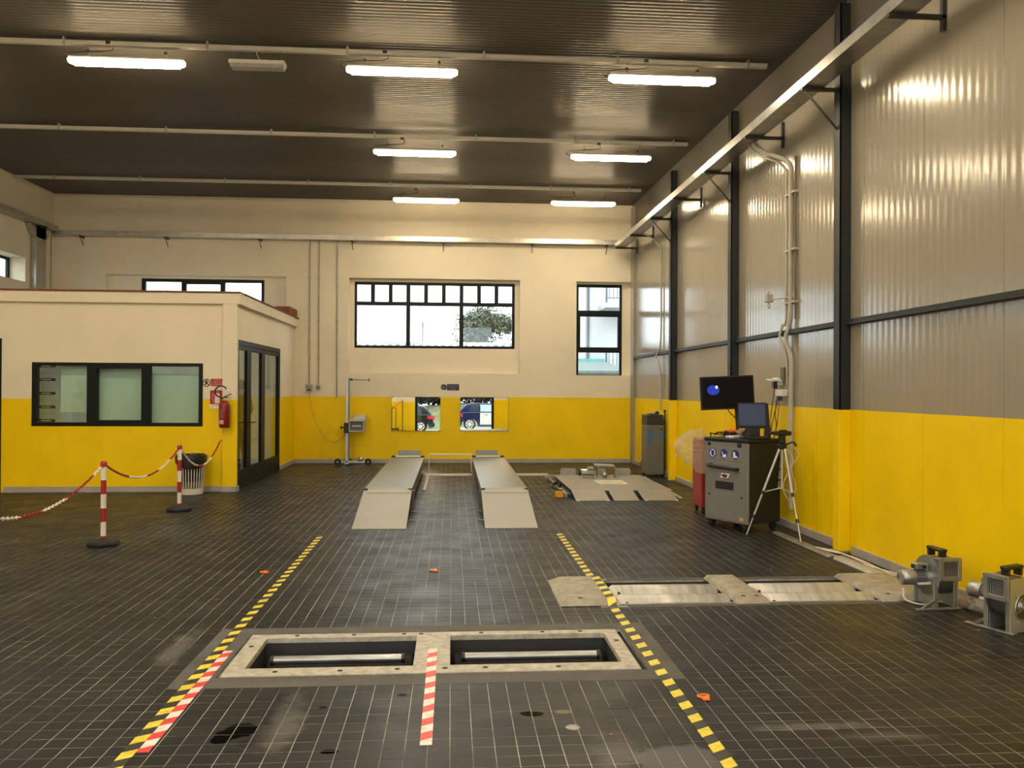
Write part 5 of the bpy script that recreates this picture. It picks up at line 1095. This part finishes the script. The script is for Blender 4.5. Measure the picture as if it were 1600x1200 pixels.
# grass bank and trees behind the cars
grass = mat('grass_bank', (.12, .12, .045), .9, 0, .45, 1.5, .6)
gb = MB(); vs = []; fs = []; nx = 40; ny = 8; rb = random.Random(4)
for j in range(ny + 1):
    for i in range(nx + 1): vs.append((-30 + i * 1.5, -14 - j * 2.2, -.23 + min(1, j / 3) * 1.4 + (rb.uniform(-.12, .12) if j else 0)))
for j in range(ny): fs += [(j * (nx + 1) + i, j * (nx + 1) + i + 1, (j + 1) * (nx + 1) + i + 1, (j + 1) * (nx + 1) + i) for i in range(nx)]
o = gb.add(vs, fs).build('grass_bank', grass); o['kind'] = 'structure'; o['label'] = 'green grass bank behind the parked cars'
def tree(loc, h, cr, lab, leafc, seed, nleaf=1500, grp=None, ls=.12, bark=(.07, .06, .05), sq=1.0):
    rb = random.Random(seed); t = thing('tree', lab, 'tree', loc, 0, grp)
    tk = MB(); tips = []
    def br(p, d, l, r, lv):
        q = p + d * l; tk.tube([p, p + d * l * .5 + Vector((rb.uniform(-1, 1), rb.uniform(-1, 1), 0)) * l * .06, q], r, 6, r1=r * .62)
        if lv == 0: tips.append(q); return
        for k in range(3 if lv > 1 else 4):
            a = rb.uniform(0, 2 * PI); e = rb.uniform(.35, .85)
            dd = (d + Vector((math.cos(a), math.sin(a), .15)) * e).normalized(); br(q, dd, l * rb.uniform(.6, .8), r * .6, lv - 1)
    br(Vector((0, 0, 0)), Vector((0, 0, 1)), h * .33, h * .016, 4)
    tk.build('trunk', mat('bark_%d' % seed, bark, .9, 0, .2), t)
    vs = []; fs = []
    c = Vector((0, 0, h * .66))
    for k in range(nleaf):
        b_ = rb.choice(tips); p = b_ + Vector((rb.gauss(0, 1), rb.gauss(0, 1), rb.gauss(0, 1))) * cr * .13
        u = Vector((rb.gauss(0, 1), rb.gauss(0, 1), rb.gauss(0, 1))).normalized(); w = u.orthogonal().normalized(); s = ls * rb.uniform(.6, 1.4); b0 = len(vs)
        vs += [p - u * s, p + w * s * .5, p + u * s, p - w * s * .5]; fs.append((b0, b0 + 1, b0 + 2, b0 + 3))
    me = bpy.data.meshes.new('foliage'); me.from_pydata([tuple(v) for v in vs], [], fs); me.materials.append(mat('leaf_%s' % (leafc,), leafc, .7, 0, .5, 2))
    o = rawobj('foliage', me, t); o['kind'] = 'stuff'
order = ('first', 'second', 'third', 'fourth', 'fifth', 'sixth', 'seventh', 'eighth')
def bush(loc, lab, seed):
    rb = random.Random(seed); t = thing('bush', lab, 'bush', loc, 0, 'bushes on the grass bank'); tk = MB()
    for k in range(9): a = rb.uniform(0, 2 * PI); tk.tube([(0, 0, -.1), (.35 * math.cos(a), .35 * math.sin(a), .8), (.8 * math.cos(a), .6 * math.sin(a), 2.0)], .05, 5, r1=.015)
    tk.build('stems', mat('bush_bark', (.03, .026, .022), .9), t); vs = []; fs = []
    for k in range(2200):
        while True:
            p = Vector((rb.uniform(-1, 1), rb.uniform(-1, 1), rb.uniform(-1, 1)))
            if p.length < 1: break
        p = Vector((p.x * 1.95, p.y * 1.0, 1.35 + p.z * 1.4)); u = Vector((rb.gauss(0, 1), rb.gauss(0, 1), rb.gauss(0, 1))).normalized(); w = u.orthogonal().normalized(); q = rb.uniform(.1, .22); b0 = len(vs)
        vs += [p - u * q, p + w * q * .5, p + u * q, p - w * q * .5]; fs.append((b0, b0 + 1, b0 + 2, b0 + 3))
    me = bpy.data.meshes.new('foliage'); me.from_pydata([tuple(v) for v in vs], [], fs); me.materials.append(mat('bush_leaf', (.028, .028, .018), .8, 0, .6, 2)); o = rawobj('foliage', me, t); o['kind'] = 'stuff'
for k in range(8): bush((-7.5 + k * 2.3, -20.8 - (k % 2) * 2.4, 1.1), 'dark leafy bush on the grass bank, %s from the hall left side' % order[k], 20 + k)

# ------------------------------------------------------------------ beyond the back wall: tree, roof, neighbour house
tree((2.75, 46, -.2), 6.1, 2.0, 'leafy tree seen through the wide window', (.085, .095, .055), 5, 9000, None, .10, (.06, .055, .05))
t = thing('tiled_roof', 'pale tiled roof ridge at the bottom of the wide window', 'roof', (-1.0, 30, 0))
MB().prism([(-3.5, -.2), (3.5, -.2), (3.5, 2.0), (0, 3.05), (-3.5, 2.0)], -9, 5.0, 'x').build('gable_body', mat('shed_wall', (.25, .25, .25), .8), t)
rtile = mat('roof_tile_grey', (.3, .29, .28), .8, 0, .15, 4)
for k in range(52):
    x = -8.9 + k * .27; MB().cyl((x, -3.4, 2.08), (x, 0, 3.1), .1, n=8).build('roof_tile', rtile, t)
for k in range(36): MB().cyl((-9 + k * .39, 0, 3.14), (-9 + k * .39 + .37, 0, 3.15), .11, n=8).build('ridge_tile', rtile, t)
tag(MB().cyl((-1.16, 33, -.2), (-1.16, 33, 4.2), .05, n=8, r1=.035).build('utility_pole', mat('pole_grey', (.15, .15, .14), .8)), 'thin grey pole rising behind the tiled roof', 'pole')
t = thing('neighbour_house', 'white house with two railed balconies outside the narrow window', 'building', (0, 30, 0))
MB().box(4.85, 14, 0, 8, -.2, 12).build('wall', mat('house_white', (.5, .5, .5), .9, 0, .04, .6), t)
MB().cyl((4.95, -.06, -.2), (4.95, -.06, 12), .05, n=8).build('drain_pipe', mat('pipe_grey', (.1, .1, .11), .6), t)
rail = mat('rail_grey', (.07, .085, .11), .5)
for zb in (4.62, 2.02):
    s = MB().box(5.35, 10, -1.3, 0, zb - .18, zb).build('balcony_slab', mat('slab_white', (.4, .41, .43), .8), t, .01)
    MB().box(5.37, 10, -1.28, -1.24, zb + .98, zb + 1.02).box(5.37, 10, -1.28, -1.24, zb + .15, zb + .18).box(5.37, 5.41, -1.28, 0, zb + .98, zb + 1.02).box(5.37, 5.43, -1.29, -1.23, zb, zb + 1.02).build('railing', rail, s)
    for k in range(22): MB().cyl((5.5 + k * .14, -1.26, zb + .15), (5.5 + k * .14, -1.26, zb + 1.0), .012, n=5).build('baluster', rail, s)
t = thing('shed_roof', 'low turquoise edged shed roof below the balconies', 'roof', (4.4, 25, 0))
MB().box(-.9, .6, -1, 3, -.2, 2.1).build('wall', MATS['shed_wall'], t)
MB().hexa([(-1, -1.2, 2.05), (.8, -1.2, 2.05), (.8, 3, 2.45), (-1, 3, 2.45), (-1, -1.2, 2.12), (.8, -1.2, 2.12), (.8, 3, 2.52), (-1, 3, 2.52)]).build('roof_sheet', mat('roof_green_grey', (.13, .16, .145), .8, 0, .3, 14), t)
MB().box(-1, .8, 2.98, 3.06, 2.5, 2.62).build('edge_board', mat('turquoise', (.1, .3, .27), .6), t)
